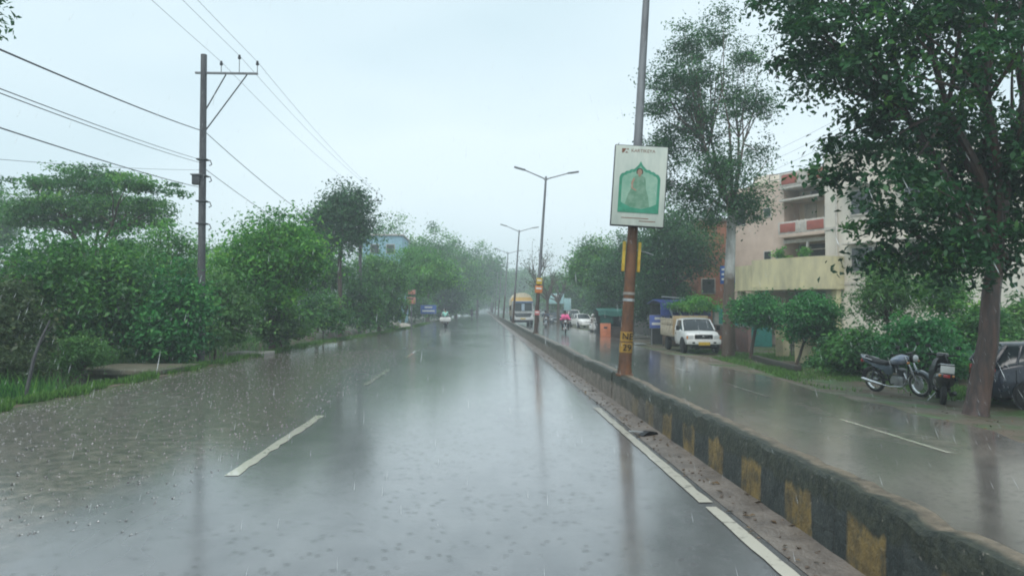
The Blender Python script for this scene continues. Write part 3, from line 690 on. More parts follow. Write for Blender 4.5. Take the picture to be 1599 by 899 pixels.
for _ in range(42000):
    Y = 10 + 75*rg.rand()**1.5; e = edge_left(Y); X = e + .16 - abs(rg.normal())*.34 - (rg.rand() < .25)*rg.rand()*.8
    if 13 < Y < 19.8 and X < e - .28: continue
    if X > e - .45 or rg.rand() < .6: pts.append((X + .12*math.sin(Y*2.1) + .08*math.sin(Y*5.3), Y, gz(X, Y) - .01))
blades('grass', pts, .13, LF['grass'], 6, label='bright grass fringe along the ditch side of the wet road', cat='grass')
pts = []
for _ in range(42000):
    Y = 17 + 21*rg.rand(); X = 9.3 + 4.6*rg.rand() + .1*(Y-24)
    if math.sin(X*1.3+Y*.5) + math.sin(Y*.9 - X*.7) + rg.normal()*.35 > -.35 and not (Y < 18.8 and X < 11): pts.append((X, Y, gz(X, Y) - .015))
blades('grass', pts, .10, LF['grass'], 7, label='green grass patches on the right dirt verge', cat='grass')
pts = []
for _ in range(11000):
    Y = 13 + 28*rg.rand(); e = edge_left(Y); X = e - 3.2 - 3.2*rg.rand()
    pts.append((X, Y, gz(X, Y) - .02))
blades('weeds', pts, .32, LF['olive'], 8, label='rough weeds on the far bank of the ditch', cat='weeds', wid=.02)
def weed_clump(px, py, h, rad, n, label, seed, m='olive'):
    b = G(px, py, 0); b.z = gz(b.x, b.y)
    t = thing('weed_clump', label, 'plant', b, group='upright weeds by the culvert')
    rs = np.random.RandomState(seed); P = rs.normal(size=(n, 3))*rad*.4; P[:, 2] = 0
    blades('leaves', P, h, LF[m], seed, parent=t, wid=.022, lean=.28)
weed_clump(62, 598, .75, .9, 900, 'pale upright weed clump left of the culvert slab', 71)
weed_clump(140, 574, .8, .9, 700, 'tall feathery weeds standing behind the culvert slab', 72)
weed_clump(5, 606, .8, 1.0, 1200, 'low scruffy weeds near the left picture edge', 73, 'mid')

# ------------------------------------------------------------------ culvert, dead stick, debris
def culvert(px0, px1, py, label, w=2.2, th=.22, op=True):
    a = G(px0, py, 0); b = G(px1, py, 0)
    t = thing('culvert_slab', label, 'slab', ((a.x+b.x)/2, a.y, 0), rz=-.06, group='concrete slabs over the ditch')
    hw = (b.x-a.x)/2
    MB().box((0, w/2, .07 if op else .05), (2*hw, w, th), bev=.02)  .build('slab', mat('mossy_slab', (.15, .135, .10), .5, col2=(.055, .062, .038), scale=4, bump=.6) if op else M['pale_concrete'], t)
    for s in (-1, 1): MB().b6(s*(hw-.15)-.12, s*(hw-.15)+.12, .05, w-.05, -.9, (.07 if op else .05)-th/2-.003, .01).build('abutment', M['concrete'], t)
culvert(104, 250, 586, 'brown concrete slab crossing the ditch with dark opening below', w=2.4, th=.13)
culvert(352, 412, 556, 'smaller pale slab bridging the ditch farther along', 1.2, .16, False)
def stick():
    p0 = PT(40, 588, 17); p1 = PT(78, 500, 17.3)
    t = thing('dead_branch', 'bare grey dead stick leaning out of the left thicket', 'branch', p0)
    v = p1 - p0
    MB().tube([(-.15, 0, -1.2), v*.3 + Vector((.02, 0, .02)), v*.65 - Vector((.02, 0, 0)), v], [.045, .038, .03, .016], 7).tube([v*.6, v*.6 + Vector((.25, .1, .45))], [.016, .007], 5).build('branch', M['oldpole'], t)
stick()
d = G(1012, 678, .02)
t = thing('plastic_scrap', 'dark broken plastic scrap with pale strip in the gutter silt', 'litter', (d.x, d.y, .02), rz=.5)
MB().prism([(-.14, 0), (-.02, .05), (.12, .03), (.15, 0), (0, -.005)], -.05, .06).build('scrap', M['black'], t)
MB().box((-.08, .1, .03), (.02, .3, .015), Matrix.Rotation(.5, 3, 'Z'), .004).build('strip', M['steel'], t)
sr = random.Random(9)
mb = MB()
for i in range(260):
    Y = 2.8 + 26*sr.random()**1.4; X = sr.uniform(2.2, 2.55) + (sr.random() < .2)*sr.uniform(-.25, 0); q = sr.uniform(.004, .016)
    mb.ell((X, Y, .016 if X > 2.2 else .004), (q*1.4, q, q*.6), Matrix.Rotation(sr.random()*6, 3, 'Z'), n=6)
o = mb.build('gravel', M['mud']); tag(o, 'wet grit scattered along the gutter silt', 'gravel', kind='stuff')

rl = np.random.RandomState(33); n = 900
X = np.where(rl.rand(n) < .7, rl.uniform(8.0, 12, n), rl.uniform(2.15, 2.56, n)); Yl = rl.uniform(4, 40, n)
cen = np.array([(x, y_, (gz(x, y_) + .012) if x > 8.6 else (.02 if x < 3 else -.228)) for x, y_ in zip(X, Yl)]); nr = rl.normal(size=(n, 3))*.25 + np.array([0, 0, 1]); nr /= np.linalg.norm(nr, axis=1, keepdims=True)
o = bpy.data.objects.new('fallen_leaves', leaf_mesh('fallen_leaves', cen, nr, .06*(.5+rl.rand(n)), mat('dead_leaf', (.16, .10, .04), .4, col2=(.05, .035, .02), scale=9), 34)); C.objects.link(o)
tag(o, 'wet fallen leaves scattered on the right verge and gutter', 'leaves', kind='stuff')
# ------------------------------------------------------------------ utility poles and wires
def utility_pole(px, Y, top_z, label, arm, det=True):
    b = PT(px, 480, Y); b.z = 0
    t = thing('utility_pole', label, 'pole', b, group='utility poles on the left')
    MB().tube([(0, 0, -.3), (0, 0, top_z*.5), (0, 0, top_z)], [.135, .12, .10], 10).build('pole', M['oldpole'], t)
    z = top_z - .62
    MB().box((arm/2 - .13, 0, z), (arm + .3, .07, .07), bev=.01).build('crossarm', M['galv'], t)
    for (x, zz) in ((.72, 1.25), (1.42, 1.95)):
        MB().tube([(x if x > 1 else x, .05, z - .03), (.05, .05, z - zz)], .022, 6).build('brace', M['darkmetal'], t)
    ins = []
    for x, h in ((.58, .36), (1.18, .58), (arm, .38)):
        o = MB().lathe((x, 0, z), [(.012, 0), (.012, h - .1), (.05, h - .09), (.055, h - .03), (.03, h - .02), (.045, h), (.03, h + .05), (.001, h + .06)], 'z', 10).build('insulator', M['darkmetal'], t)
        ins.append(b + Vector((x, 0, z + h + .02)))
    if det:
        for zz in (6.75, 6.2, 5.35, 4.6):
            MB().box((0, 0, zz), (.34, .3, .05), bev=.01).build('clamp', M['darkmetal'], t)
            MB().tube([(.1, 0, zz), (.26, -.02, zz - .03), (.3, 0, zz - .16), (.22, 0, zz - .2)], .018, 6).build('hook', M['darkmetal'], t)
        MB().box((-.17, -.05, 6.05), (.26, .22, .3), bev=.02).build('junction_box', M['darkmetal'], t)
        MB().box((-.17, -.05, 6.23), (.34, .3, .04), bev=.008).build('junction_lid', M['galv'], t)
    return b, ins
P1, I1 = utility_pole(314, 25, 10.3, 'tall concrete utility pole with side crossarm above the thicket', 1.78)
P2, I2 = utility_pole(562, 54, 10.2, 'farther utility pole with its crossarm over the tree tops', 1.55, False)
def cable(a, b, sag, r, label, cat='cable', n=18, m='wire'):
    a, b = Vector(a), Vector(b)
    pts = [a.lerp(b, k/n) - Vector((0, 0, sag*4*(k/n)*(1-k/n))) for k in range(n+1)]
    o = MB().tube(pts, r, 5).build('overhead_wire', M[m]); tag(o, label, cat, 'overhead wires on the left'); return o
nm = ['inner', 'middle', 'outer']
for k in range(3):
    a = I1[k]; start = Vector((a.x, -12, a.z + .1))
    cable(start, a, .25, .006, 'thin line coming overhead to the %s insulator of the near pole' % nm[k])
    cable(a, I2[k], .35, .006, 'thin line from the %s insulator of the near pole to the far pole' % nm[k])
def leftcable(px0, py0, pyp, label, r=.016, yy=10):
    a = P1 + Vector((0, 0, 1.8 + (480-pyp)*25/FP)); e = PT(px0, py0, yy); e2 = a + (e-a)*1.5
    cable(e2, a, .12, r, label)
leftcable(0, 65, 208, 'thick black cable running from the near pole up to the left edge', .014)
leftcable(0, 126, 253, 'upper of the two close grey cables left of the near pole', .0075)
leftcable(0, 133, 258, 'lower of the two close grey cables left of the near pole', .0075)
leftcable(0, 187, 296, 'low cable passing behind the flat tree to the near pole', .010)
leftcable(0, 240, 268, 'faint flat cable over the flat tree crown', .005, 14)
cable(P1 + Vector((0, 0, 7.75)), P2 + Vector((0, 0, 6.3)), .5, .013, 'thick cable sagging from the near pole down toward the far pole')
cable(P1 + Vector((0, 0, 6.5)), P2 + Vector((0, 0, 5.3)), .5, .011, 'lower sagging cable between the two utility poles')

# ------------------------------------------------------------------ street lamps
LEAN = .068
def lamp_mesh():
    t = thing('street_lamp', 'x', 'street lamp', (0, 0, 0))
    MB().lathe((0, 0, 0), [(.17, -.02), (.17, .015), (.12, .02), (.115, .10)], 'z', 12).build('base_plate', M['darkrust'], t)
    MB().tube([(0, 0, 0), (0, 0, 2.7)], [.105, .085], 12).build('painted_shaft', M['darkrust'], t)
    MB().tube([(0, 0, 2.7), (0, 0, 5.5), (0, 0, 8.3)], [.084, .066, .05], 12).build('pole', M['galv'], t)
    for s in (-1, 1):
        MB().tube([(0, 0, 8.1), (s*.12, 0, 8.2), (s*1.05, 0, 8.55)], [.04, .032, .028], 8).build('arm', M['galv'], t)
        h = MB().box((s*1.32, 0, 8.62), (.58, .2, .075), Matrix.Rotation(-s*.22, 3, 'Y'), .03).build('lamp_head', M['galv'], t)
        MB().box((s*1.34, 0, 8.585), (.34, .14, .02), Matrix.Rotation(-s*.22, 3, 'Y'), .004).build('lens', M['lamp'], h)
    return t
lampdesc = ['tall double armed street lamp with orange notice, first beyond the sign pole', 'double armed street lamp just left of the truck', 'third double armed lamp, with the truck well to its right',
            'fourth street lamp fading in the rain', 'fifth street lamp, faint in the haze', 'sixth street lamp, nearly lost in the haze', 'seventh and farthest visible street lamp']
proto = lamp_mesh()
for i, Y in enumerate([36, 61, 86, 111, 136, 161, 186]):
    o = proto if i == 0 else copy_tree(proto)
    o.location = (2.70, Y, .54); o.rotation_euler = (0, LEAN, 0); o.scale = (1, 1, .93 if i else .93)
    tag(o, lampdesc[i], 'street lamp', 'street lamps on the median')
# small notices
def notice(Y, z, w, h, m, label, tilt=LEAN):
    t = thing('pole_notice', label, 'sign', (2.70 + z*LEAN, Y-.13, .54+z), rot=(0, tilt, 0), group='small notices tied to lamp posts')
    MB().box((0, 0, 0), (w, .02, h), bev=.004).build('plate', m, t)
    MB().box((0, -.014, h*.12), (w*.75, .004, h*.22), bev=.001).build('print', M['white'], t)
    MB().tube([(-.09, .13, 0), (0, .02, 0), (.09, .13, 0)], .008, 5).build('strap', M['black'], t)
org = mat('orange_board', (.62, .20, .05), .5, scale=8); pink = mat('pink_paper', (.6, .2, .2), .5, scale=8)
notice(36, 2.15, .36, .36, org, 'small orange and yellow notice tied on the first lamp post')
notice(36, 2.55, .28, .3, M['yellow'], 'small yellow notice just above the orange one')
notice(36, 1.0, .24, .22, pink, 'small pink paper notice low on the first lamp post')

# sign pole with light box
def sign_pole():
    t = thing('sign_pole', 'rust painted steel pole carrying the advertising board on the median', 'pole', (2.70, 13.75, .54), rot=(0, LEAN-.005, 0))
    MB().lathe((0, 0, 0), [(.17, -.02), (.17, .02), (.14, .03), (.132, .12)], 'z', 14).build('base_plate', M['rust'], t)
    MB().tube([(0, 0, 0), (0, 0, 1.35), (0, 0, 2.9)], [.125, .108, .095], 16).build('painted_shaft', M['rust'], t)
    MB().tube([(0, 0, 2.9), (0, 0, 5.5), (0, 0, 8.6)], [.0945, .075, .055], 14).build('pole', M['galv'], t)
    for z in (1.38, 1.50): MB().tube([(0, 0, z), (0, 0, z+.05)], .115, 16).build('collar', M['steel'] if z < 1.45 else M['concrete'], t)
    def band(z, h, r):
        o = MB().tube([(0, 0, z), (0, 0, z+h)], r, 20).build('number_band', mat('ochre_band', (.42, .25, .04), .5, col2=(.20, .11, .03), scale=9), t); return o
    b = band(.63, .18, .120); text('number', 'NE', .17, M['black'], b, (-.005, -.128, .72), (R(90), 0, 0))
    b = band(.42, .185, .1225); text('number', '29', .17, M['black'], b, (-.005, -.130, .51), (R(90), 0, 0))
    for s in (-1, 1):
        MB().box((s*.145, -.01, 2.22), (.055, .05, .56), bev=.006).build('bracket', M['yellow'], t)
    MB().tube([(.1, 0, 2.35), (.28, 0, 2.32), (.42, .02, 2.28)], .01, 5).build('wire_stub', M['steel'], t)
sign_pole()
def ad_board():
    zc = 3.50
    t = thing('advertising_board', 'white light box advertisement with green arch and a woman in green', 'sign', (2.70 + .54*0 + zc*LEAN + .0, 13.50, .54+zc), rot=(R(0), LEAN, R(-6)))
    W, H = .98, 1.50
    MB().box((0, 0, 0), (W, .16, H), bev=.012).build('frame', M['darkmetal'], t)
    cream = mat('board_print', (.56, .60, .53), .35, col2=(.42, .48, .43), scale=1.6, detail=9, stretch=(2.5, 1, .6))
    p = MB().box((0, -.0825, 0), (W-.03, .006, H-.03), bev=.002).build('poster', cream, t)
    gr = mat('print_green', (.03, .22, .13), .4, col2=(.05, .30, .19), scale=6)
    g2 = mat('print_pale_green', (.30, .47, .36), .4, col2=(.17, .36, .26), scale=3)
    yq = -.087
    def flat(name, poly, m, y, parent=p):
        mb = MB(); mb.prism(poly, y, y-.0015); return mb.build(name, m, parent, smooth=False)
    # arch: scalloped outline
    out = []; n = 44
    def arch(w, z0, z1, top, sc):
        L_ = [(-w, z0)]
        for k in range(n+1):
            u = k/n; x = -w + 2*w*u; a = abs(x)/w
            z = z1 + (top-z1)*((1-a)**.55*.62 + .38*max(0, 1-a*4)**1.3) + sc*abs(math.sin(u*PI*9))*(a > .12)
            L_.append((x, z))
        L_.append((w, z0)); return L_
    A = arch(.375, -.50, .14, .455, .018); B = arch(.325, -.46, .12, .375, .014)
    flat('arch', A, gr, yq); flat('arch_field', B, g2, yq-.002)
    # ground sweep
    flat('drape', [(-.37, -.50), (-.37, -.27), (-.30, -.33), (-.15, -.40), (.05, -.43), (.22, -.38), (.30, -.34), (.37, -.30), (.37, -.50)], gr, yq-.006)
    # figure: flowing dress, arms, neck and head
    dress = mat('print_dress', (.10, .24, .15), .45, col2=(.20, .33, .24), scale=9)
    skin = mat('print_skin', (.42, .28, .20), .5)
    flat('dress', [(-.26, -.38), (-.20, -.16), (-.13, -.02), (-.11, .10), (-.12, .155), (-.06, .185), (.04, .185), (.10, .155), (.11, .08), (.12, -.05), (.17, -.2), (.20, -.39), (0, -.42)], dress, yq-.004)
    flat('arm', [(-.115, .15), (-.155, .06), (-.15, -.05), (-.06, -.10), (-.05, -.08), (-.12, -.04), (-.12, .05), (-.09, .12)], skin, yq-.0085)
    flat('face', [(-.01 + .045*math.cos(a*PI/8), .25 + .06*math.sin(a*PI/8)) for a in range(16)], skin, yq-.0085)
    flat('neck', [(-.03, .17), (.012, .17), (.008, .21), (-.025, .21)], skin, yq-.0065)
    hair = mat('print_hair', (.03, .025, .02), .5)
    flat('hair', [(-.01 + .062*math.cos(a*PI/10), .258 + .07*math.sin(a*PI/10)) for a in range(-2, 13)], hair, yq-.0045)
    br = mat('print_brown', (.22, .09, .05), .4)
    flat('logo', [(-.36, .60), (-.36, .68), (-.28, .68), (-.33, .60)], br, yq); flat('logo', [(-.30, .60), (-.27, .63), (-.245, .60)], br, yq)
    flat('logo', [(-.275, .66), (-.25, .69), (-.235, .66)], br, yq)
    text('heading', 'KARTIKEYA', .085, br, p, (.03, yq, .645), (R(90), 0, 0), .001)
    for k, (x, wd) in enumerate(((-.05, .5), (.18, .3))):
        MB().box((x, yq, -.60 - k*.05), (wd, .002, .014)).build('print_line', br, p)
    MB().box((0, .12, .45), (.3, .1, .05), bev=.005).build('clamp', M['steel'], t); MB().box((0, .12, -.45), (.3, .1, .05), bev=.005).build('clamp', M['steel'], t)
ad_board()

# ------------------------------------------------------------------ haze
def haze():
    o = MB().b6(-615, 615, -45, 715, -3, 24).build('haze', M['white'], smooth=False)
    m = bpy.data.materials.new('rain_haze'); m.use_nodes = True; n = m.node_tree; n.nodes.clear()
    v = n.nodes.new('ShaderNodeVolumePrincipled'); v.inputs['Color'].default_value = (.86, .95, 1.0, 1); v.inputs['Density'].default_value = HAZE_DENSITY
    v.inputs['Anisotropy'].default_value = .2
    q = n.nodes.new('ShaderNodeOutputMaterial'); n.links.new(v.outputs[0], q.inputs['Volume'])
    try: m.cycles.homogeneous_volume = True
    except Exception: pass
    o.data.materials.clear(); o.data.materials.append(m); tag(o, kind='stuff'); o['label'] = 'pale grey rain haze filling the air'
haze()
# ------------------------------------------------------------------ house and walls on the right
def frame_box(t, name, m, u0, u1, n0, n1, z0, z1, bev=0.):
    return MB().b6(u0, u1, n0, n1, z0, z1, bev).build(name, m, t)
def house():
    cream = mat('cream_wall', (.68, .58, .44), .7, col2=(.58, .48, .36), scale=1.2, bump=.15)
    pale = mat('pale_wall', (.74, .69, .60), .7, col2=(.60, .55, .47), scale=.7, bump=.15, detail=9, stretch=(1.5, 1.5, .45))
    pinkw = mat('pinkish_wall', (.66, .52, .43), .7, col2=(.56, .43, .35), scale=1.2, bump=.15)
    yel = mat('yellow_wall', (.70, .63, .38), .6, col2=(.46, .42, .27), scale=.9, bump=.12, detail=9, stretch=(1.6, 1.6, .5))
    redp = mat('red_panel', (.40, .12, .085), .6, col2=(.30, .09, .07), scale=3)
    slab = mat('slab_white', (.62, .58, .52), .6)
    dark = mat('painted_shade', (.06, .06, .058), .7)
    t = thing('house', 'three storey cream house with red panelled balconies and yellow terrace wall', 'house', (19.2, 40, -.4), rz=math.atan2(-.9, .433))
    fb = lambda n, m, *a, **k: frame_box(t, n, m, *a, **k)
    Z = lambda z: z + .4
    # local x runs toward the road, local y negative is outward
    fb('left_wall', pinkw, -7.5, -2.95, 0, 7, Z(4.4), Z(9.3))
    fb('left_base', pinkw, -7.5, -2.95, .05, 7, 0, Z(2.95))
    w_ = mat('window_dark', (.05, .055, .06), .15, spec=.8)
    for (u, z, ww, h) in ((-4.2, Z(7.55), .5, .5), (-4.2, Z(4.95), .5, .45), (-6.4, Z(7.5), .8, 1.0)):
        f = MB().b6(u-ww/2-.06, u+ww/2+.06, -.03, .04, z-h/2-.06, z+h/2+.06, .01).build('window', slab, t)
        MB().b6(u-ww/2, u+ww/2, -.035, -.01, z-h/2, z+h/2).build('pane', w_, f)
    # recessed middle
    fb('back_wall', cream, -2.95, .05, 1.3, 7, 0, Z(9.2))
    fb('first_floor_slab', yel, -5.2, .05, -.2, 1.3, Z(2.75), Z(2.95))
    fb('beam', slab, -2.95, .05, -.05, .25, Z(5.55), Z(5.75))
    fb('balcony_slab', pinkw, -3.0, .3, -.45, 1.3, Z(5.86), Z(6.06), bev=.02)
    def panelled(z0, z1, yy):
        p = fb('balcony_wall', slab, -3.0, .3, yy, yy+.12, z0, z1, bev=.02)
        for (a, b_) in ((-2.85, -1.75), (-.95, .18)):
            MB().b6(a, b_, yy-.025, yy+.01, z0+.10, z1-.10, .02).build('red_panel', redp, p)
        for a in (-1.6, -1.32, -1.04): MB().b6(a-.04, a+.04, yy-.035, yy+.01, z0+.05, z1+.03, .015).build('baluster', slab, p)
    panelled(Z(6.06), Z(6.78), -.45)
    fb('sunshade', slab, -3.0, .3, -.35, 1.3, Z(8.0), Z(8.13), bev=.02)
    fb('upper_slab', slab, -3.0, .3, -.3, 1.3, Z(8.72), Z(8.86), bev=.02)
    panelled(Z(8.88), Z(9.66), -.3)
    # window with bars, door
    f = MB().b6(-1.15, .02-.05, 1.22, 1.3, Z(6.5), Z(7.75), .01).build('window', slab, t)
    MB().b6(-1.05, -.12, 1.205, 1.24, Z(6.6), Z(7.65)).build('pane', w_, f)
    for k in range(5): MB().tube([(-.98+k*.2, 1.18, Z(6.6)), (-.98+k*.2, 1.18, Z(7.65))], .012, 5).build('bar', slab, f)
    f = MB().b6(-2.5, -1.7, 1.23, 1.3, Z(6.06), Z(7.9), .01).build('door', mat('door_cream', (.5, .45, .36), .5), t)
    MB().ell((-1.8, 1.2, Z(7.0)), (.03, .03, .03), n=8).build('handle', M['steel'], f)
    f = MB().b6(-2.1, -1.4, 1.24, 1.3, Z(8.3), Z(8.66), .01).build('window', slab, t); MB().b6(-2.0, -1.5, 1.22, 1.25, Z(8.34), Z(8.62)).build('pane', w_, f)
    fb('veranda_painted_shade', dark, -2.9, 0, 1.2, 1.29, Z(3.0), Z(5.5))  # dark sheet painting in the shade of the veranda recess
    MB().tube([(-1.2, -.1, Z(2.95)), (-1.2, -.1, Z(5.55))], .09, 10).build('column', slab, t)
    for k in range(3): MB().b6(-2.9, 0, .9, .96, Z(4.3+k*.42), Z(4.36+k*.42)).build('rail', slab, t)
    # right block, nearer the road
    fb('right_block', pale, .3, 7.2, -.5, 9, 0, Z(9.9))
    fb('right_parapet', slab, .25, 7.3, -.56, -.44, Z(9.9), Z(10.15))
    for (u, z) in ((2.6, Z(7.3)), (5.6, Z(7.3)), (2.6, Z(4.3)), (5.6, Z(4.3))):
        f = MB().b6(u-.7, u+.7, -.56, -.47, z-.7, z+.7, .01).build('window', slab, t); MB().b6(u-.6, u+.6, -.565, -.5, z-.6, z+.6).build('pane', w_, f)
        MB().b6(u-.9, u+.9, -1.0, -.5, z+.8, z+.88, .01).build('sunshade', slab, t)
    for u in (1.1, 4.2): MB().tube([(u, -.58, 0), (u, -.58, Z(9.9))], .055, 8).build('drain_pipe', slab, t)
    MB().box((4.3, -.72, Z(3.4)), (.8, .35, .55), bev=.03).build('air_conditioner', slab, t)
    fb('floor_band', slab, .28, 7.25, -.54, -.48, Z(6.0), Z(6.18)); fb('floor_band', slab, .28, 7.25, -.54, -.48, Z(3.0), Z(3.15))
    stn = mat('damp_stain', (.36, .32, .25), .7, col2=(.5, .45, .36), scale=2)
    # yellow terrace wall with rounded corner, stepping up
    def curved(name, pts, z0, z1, th, m):
        a = []; 
        for (x, y) in pts: a.append((x, y))
        mb = MB(); inner = []
        for i, (x, y) in enumerate(a):
            p0 = Vector(a[max(i-1, 0)]); p1 = Vector(a[min(i+1, len(a)-1)]); d = (p1-p0).normalized(); nn = Vector((-d.y, d.x)); inner.append((x+nn.x*th, y+nn.y*th))
        mb.rings([[(x, y, z0), (x, y, z1), (ix, iy, z1), (ix, iy, z0)] for (x, y), (ix, iy) in zip(a, inner)])
        return mb.build(name, m, t)
    arc = [(-3.4 + 0*k, -2.2) for k in (0,)] + [(-3.4, -2.2)]
    pts = [(-3.3, -2.3)] + [(.2 + 1.3*math.sin(a), -.98 - 1.32*math.cos(a)) for a in np.linspace(0, PI/2, 9)] + [(1.5, -.52)]
    curved('terrace_wall', pts, Z(3.0), Z(4.52), .14, yel)
    curved('terrace_wall', [(-5.0, -1.9), (-3.5, -2.28), (-3.32, -2.3)], Z(3.0), Z(4.25), .14, yel)
    MB().rings([[(x, y, Z(2.78)) for x, y in [(-5.0, -1.92)] + [(p[0], p[1]-.03) for p in pts] + [(1.5, 0), (-5.0, 0)]], [(x, y, Z(3.02)) for x, y in [(-5.0, -1.92)] + [(p[0], p[1]-.03) for p in pts] + [(1.5, 0), (-5.0, 0)]]]).build('terrace_slab', yel, t)
    for (x, y) in ((-3.4, -1.9), (1.2, -.8), (-4.8, -1.6)):
        MB().b6(x-.17, x+.17, y-.17, y+.17, 0, Z(2.78), .01).build('pillar', yel, t)
    fb('porch_painted_shade', dark, -6, 0, .9, 1.2, 0, Z(2.7))  # dark box standing in for the shade under the terrace
    for k in range(3): MB().tube([(-5.4+k*.9, 1.5, Z(9.3)), (-5.4+k*.9, 1.5, Z(10.1))], .025, 6).build('railing_post', M['darkmetal'], t)
    MB().tube([(-5.4, 1.5, Z(10.1)), (-3.6, 1.5, Z(10.1))], .025, 6).tube([(-5.4, 1.5, Z(9.75)), (-3.6, 1.5, Z(9.75))], .02, 6).build('railing', M['darkmetal'], t)
    MB().tube([(-.6, .6, Z(9.2)), (-.6, .6, Z(11.0))], .02, 6).tube([(-.9, .6, Z(10.8)), (-.3, .6, Z(10.8))], .012, 5).build('antenna', M['darkmetal'], t)
    fb('water_tank_room', pale, -7.2, -5.6, 2, 5, Z(9.3), Z(10.3))
    # blue board on the terrace wall end
    b = MB().b6(-6.3, -5.1, -1.86, -1.80, Z(3.25), Z(4.35), .01).build('blue_board', mat('blue_board', (.03, .12, .42), .4), t)
    for k in range(3): MB().b6(-6.15, -5.35-.15*k, -1.868, -1.858, Z(4.08-k*.3), Z(4.2-k*.3)).build('lettering', M['white'], b)
    # potted plants on terrace
    for (x, hh, r_, s_) in ((-1.9, .55, .45, 1), (-.2, .4, .3, 2)):
        p = thing('potted_plant', 'bright green plant in a clay pot on the yellow terrace' if s_ == 1 else 'low plant in a clay pot beside the pale wall', 'plant', t.matrix_basis @ Vector((x, -1.6, Z(3.02))))
        MB().lathe((0, 0, 0), [(.14, 0), (.2, .3), (.22, 1.35), (.19, 1.36), (.17, 1.30), (.001, 1.28)], 'z', 12).build('pot', redp, p)
        cc, P, nr, hue = crown_points([(0, 0, 1.5+hh*.5, r_, r_, hh)], 26, 40, .2, s_, .2)
        o = bpy.data.objects.new('leaves', leaf_mesh('leaves', P, nr, .13*(.6+.8*np.random.RandomState(s_).rand(len(P))), LF['bright'], s_, hue)); C.objects.link(o); o.parent = p
house()
ha = PT(1196, 262, 41)
for k, (dy, lb) in enumerate(((0, 'lowest thin wire slanting up from the house roof'), (14, 'middle thin wire slanting above the house roof'), (26, 'top thin wire slanting above the house roof'))):
    o = cable(PT(1120, 300 - dy, 60), PT(1500, 120 - dy*1.5, 24), .3, .007, lb); o['group'] = 'thin wires over the house'
# gate pillars
yelp = mat('gate_yellow', (.58, .50, .30), .6, col2=(.44, .38, .24), scale=2, bump=.2)
def pillar(px, py, w_, h, label):
    b = G(px, py, -.4); t = thing('gate_pillar', label, 'pillar', (b.x, b.y, -.42), rz=-1.1, group='yellow gate pillars')
    MB().box((0, 0, h/2), (w_, w_, h), bev=.015).build('shaft', yelp, t); MB().box((0, 0, h+.05), (w_+.12, w_+.12, .1), bev=.02).build('cap', yelp, t)
    return b
a = pillar(1222, 557, .42, 1.35, 'narrow yellow gate pillar nearer the pale trunk')
b = pillar(1266, 566, .85, 1.35, 'wide yellow gate pillar beside the small green tree')
def wall(name, p0, p1, z0, h, th, m, label, cat='wall', cap=None):
    p0, p1 = Vector(p0), Vector(p1); d = p1-p0; L_ = d.length
    t = thing(name, label, cat, (p0.x, p0.y, z0), rz=math.atan2(d.y, d.x))
    MB().b6(0, L_, -th/2, th/2, 0, h, .01).build('wall_body', m, t)
    if cap: MB().b6(-.03, L_+.03, -th/2-.03, th/2+.03, h-.002, h+.07, .015).build('coping', cap, t)
    return t
wall('compound_wall', (b.x+.5, b.y-.4, 0), (b.x+5.8, b.y-8.5, 0), -.42, 1.1, .2, yelp, 'low yellow compound wall running behind the parked motorcycles', cap=M['pale_concrete'])
a_ = G(1203, 554, -.4); c_ = G(1150, 547, -.4)
brickw = mat('dull_brick', (.22, .12, .10), .7, col2=(.15, .10, .09), scale=3, bump=.4)
t = wall('compound_wall', (a_.x-.6, a_.y+1, 0), (c_.x, c_.y+4, 0), -.42, 1.25, .18, brickw, 'dull purple brick wall behind the pale trunk', cap=M['concrete'])
wb = G(1158, 545, -.4)
t = thing('white_post', 'short white painted post standing just right of the pale trunk', 'post', (wb.x, wb.y, -.42)); MB().b6(-.1, .1, -.08, .08, 0, 1.25, .02).build('post', M['white'], t); MB().box((0, 0, 1.32), (.16, .14, .14), bev=.04).build('knob', M['white'], t)
# dark drain kerb
da, db = G(1178, 560, -.35), G(1246, 578, -.35)
t = wall('drain_kerb', (da.x, da.y, 0), (db.x, db.y, 0), -.42, .22, .25, mat('wet_stone', (.05, .045, .04), .4, bump=.5), 'low dark stone drain kerb between the grass and the gate', 'kerb')
# gate
gt = thing('gate', 'dark iron gate between the yellow pillars', 'gate', (a.x+.25, a.y-.35, -.4), rz=math.atan2(b.y-a.y, b.x-a.x))
gl = (b.xy-a.xy).length - .8
MB().b6(0, gl, -.02, .02, .1, .16).b6(0, gl, -.02, .02, 1.1, 1.16).b6(0, .05, -.02, .02, .1, 1.16).b6(gl-.05, gl, -.02, .02, .1, 1.16).build('gate_frame', M['darkmetal'], gt)
g = MB()
for k in range(12): g.b6(gl*k/12+.06, gl*k/12+.085, -.01, .01, .16, 1.1)
g.build('bars', M['darkmetal'], gt)

# brick building behind the pale trunk, blue-roofed building on the left
def block(name, label, px0, px1, Y, top, m, roofm, dep=7, z0=-.4, wins=((.3, .5), (.7, .5)), shutter=None):
    a, b_ = PT(px0, 480, Y), PT(px1, 480, Y); h = PT(px0, top, Y).z - z0; W = b_.x-a.x
    t = thing(name, label, 'building', (a.x, Y, z0))
    wl = MB().b6(0, W, 0, dep, 0, h).build('wall', m, t); MB().b6(-.15, W+.15, -.15, dep+.15, h, h+.18, .02).build('roof', roofm, t)
    for (u, v) in wins:
        f = MB().b6(u*W-.5, u*W+.5, -.05, .05, v*h-.55, v*h+.55, .01).build('window', M['pale_concrete'], t); MB().b6(u*W-.42, u*W+.42, -.06, .02, v*h-.47, v*h+.47).build('pane', M['glass'], f)
    return t
orange = mat('orange_brick', (.38, .16, .09), .7, col2=(.28, .11, .065), scale=2.5, bump=.4)
